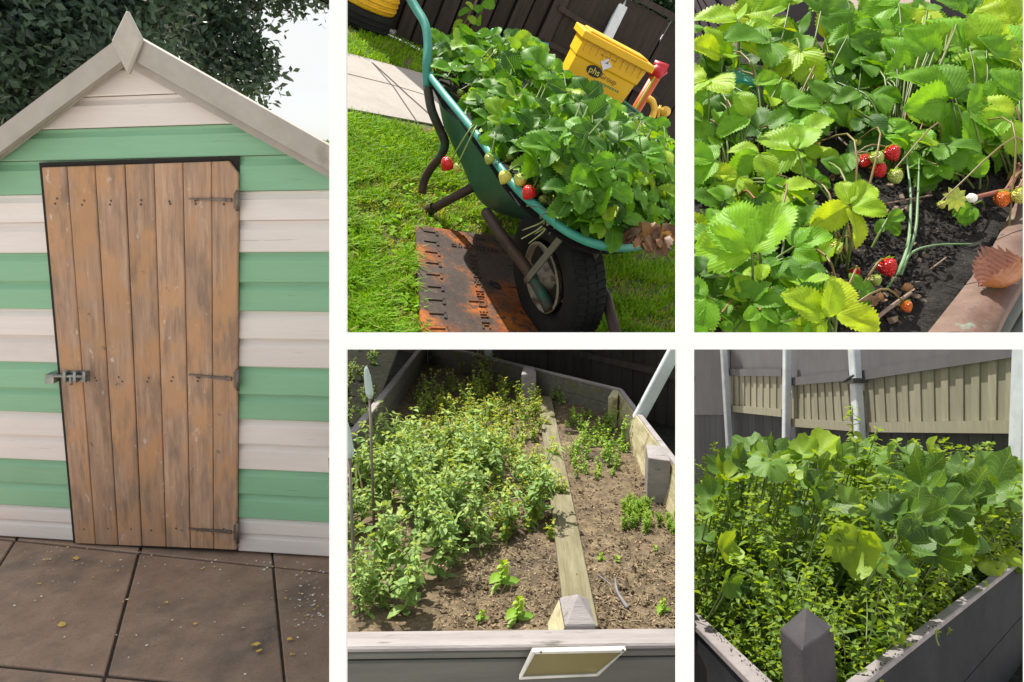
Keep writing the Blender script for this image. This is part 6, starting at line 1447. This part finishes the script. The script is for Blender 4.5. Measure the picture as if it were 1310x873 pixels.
SQ = [
 ('squash plant with two wide leaves standing up at the upper left of the overgrown bed', [(968, 572, 1.9, 62, .5, -.3, .3, 150), (985, 578, 1.85, 44, .35, .2, .3, 40), (950, 592, 1.8, 48, .4, .5, -.5, 100), (985, 590, 1.7, 66, .85, -.2, .1, 250), (1005, 606, 1.7, 50, .9, .2, 0, 200)]),
 ('squash plant behind the slim post with bright yellow green leaf tops', [(1020, 582, 2.0, 50, .85, -.1, .1, 60), (1045, 577, 2.0, 60, .95, -.1, .1, 20), (1062, 585, 2.0, 44, .8, .3, 0, 340), (1055, 612, 1.8, 60, .35, .6, -.3, 110), (1090, 590, 2.0, 48, .6, -.5, 0, 150)]),
 ('squash plant with a pale crumpled leaf facing the path, left centre', [(1050, 645, 1.55, 62, .45, -.1, -.1, 200), (1035, 622, 1.6, 48, .3, .4, -.4, 120), (1080, 640, 1.6, 50, .8, .2, 0, 330), (935, 612, 1.8, 50, .9, -.3, .2, 200), (918, 625, 1.8, 44, .75, .2, .1, 330)]),
 ('squash plant with one broad glowing leaf in the middle of the overgrown bed', [(1098, 690, 1.45, 78, .9, .1, -.6, 250), (1130, 655, 1.6, 56, .3, -.4, 0, 60), (1125, 670, 1.5, 50, .35, .3, -.2, 330), (1150, 690, 1.5, 62, .2, .1, -.2, 20)]),
 ('squash plant in the centre of the leafy top line below the cream slats', [(1120, 580, 2.2, 56, .7, -.3, .1, 120), (1142, 600, 2.1, 64, .4, .6, -.3, 80), (1160, 582, 2.2, 50, .55, -.2, .3, 20), (1170, 605, 2.0, 58, .35, .2, -.3, 300), (1192, 588, 2.2, 50, .85, 0, .2, 60), (1185, 622, 1.9, 66, .5, -.4, -.1, 200)]),
 ('squash plant right of centre with a folded pale leaf', [(1215, 598, 2.1, 60, .45, .2, -.2, 60), (1228, 615, 2.0, 66, .35, .5, -.4, 20), (1248, 640, 1.8, 56, .45, -.3, 0, 190), (1205, 640, 1.8, 52, .4, .2, 0, 300), (1240, 600, 2.2, 48, .3, 0, -.3, 100)]),
 ('squash plant with wide dark leaves below the right end of the cream slats', [(1270, 600, 2.1, 66, .5, .1, -.4, 100), (1290, 598, 2.1, 50, .4, .5, -.2, 20), (1262, 625, 1.9, 86, .55, .1, -.3, 60), (1305, 620, 2.0, 60, .45, -.2, -.1, 160), (1290, 645, 1.8, 62, .5, .2, .1, 220), (1312, 600, 2.2, 56, .4, 0, 0, 60)]),
 ('squash plant with a bright yellow green leaf leaning over the right rail', [(1268, 716, 1.75, 40, .98, .0, .4, 170), (1285, 712, 1.8, 40, .95, .1, .4, 340), (1225, 690, 1.65, 66, .2, -.2, -.2, 250), (1240, 670, 1.7, 66, .25, .1, -.3, 300), (1300, 690, 1.85, 50, .5, 0, .2, 30), (1195, 672, 1.65, 60, .5, .3, -.1, 160)]),
 ('squash plant with dark shaded leaves low in the middle of the overgrown bed', [(1165, 660, 1.6, 70, .35, .1, -.4, 40), (1145, 720, 1.45, 60, .2, .1, -.2, 260), (1190, 705, 1.5, 60, .2, -.2, -.2, 300), (1210, 655, 1.7, 64, .3, .1, -.1, 80)]),
 ('squash plant at the left edge of the overgrown bed with one folded bright leaf', [(920, 705, 1.5, 40, .95, .2, -.3, 40), (900, 690, 1.6, 44, .4, -.2, 0, 150), (905, 640, 1.7, 40, .5, 0, 0, 60), (932, 740, 1.4, 36, .7, .2, -.2, 260)])]
for lab, pts in SQ: squashplant(pts, lab)
# tall sprig in front of the clamped post
b = G5.l(at(1096, 640, 2.0)); fr = G5.sub((b[0], b[1], ZS5)); hh = G5.l(at(1095, 520, 2.0))[2]-ZS5
o = part('tall_sprig', weed(hh, 34, .052, LN+OV, 9, lean=.015, tint=(.55, .95), per=3, up=1.0, stem_r=.004), N5, None, fr); tag(o, 'tall feathery sprig standing higher than all other plants, before the clamped white post', 'sprig')
b = G5.l(at(1172, 640, 2.0)); fr = G5.sub((b[0], b[1], ZS5)); o = part('tall_sprig', weed(G5.l(at(1172, 567, 2.0))[2]-ZS5, 12, .03, OV, 3, lean=.02, tint=(.4, .8)), N5, None, fr); tag(o, 'thin dark sprig poking above the squash leaves below the third slat panel', 'sprig')
# grass stem and scraps over the right rail
b = h5(1196, 820, -.05); fr = G5.sub(b); m = MB(); m.tube(smooth_path([fr.l(at(x, y, 1.33)) for x, y in ((1197, 805), (1198, 818), (1201, 826))]), .0016, 5); tag(part('seed_head', m, wstem, None, fr), 'small dry grass stem hanging over the outside of the right rail', 'grass stem')
m = MB()
for _ in range(130):
    t = random.random(); 
    if random.random() < .5: p = h5(1110+95*t+random.uniform(-2, 5), 862-70*t+random.uniform(-2, 5), .002)
    else: p = h5(893+90*t, 790+82*t+random.uniform(-4, 5), .002)
    chunk(m, p, random.uniform(.0008, .0025), random.random(), 0, .6)
tag(part('rail_crumbs', m, plain('dark_crumbs', (.05, .04, .03), .95), None, G5), 'dark crumbs of soil lying on the rails of the overgrown bed', 'soil crumbs', kind='stuff')
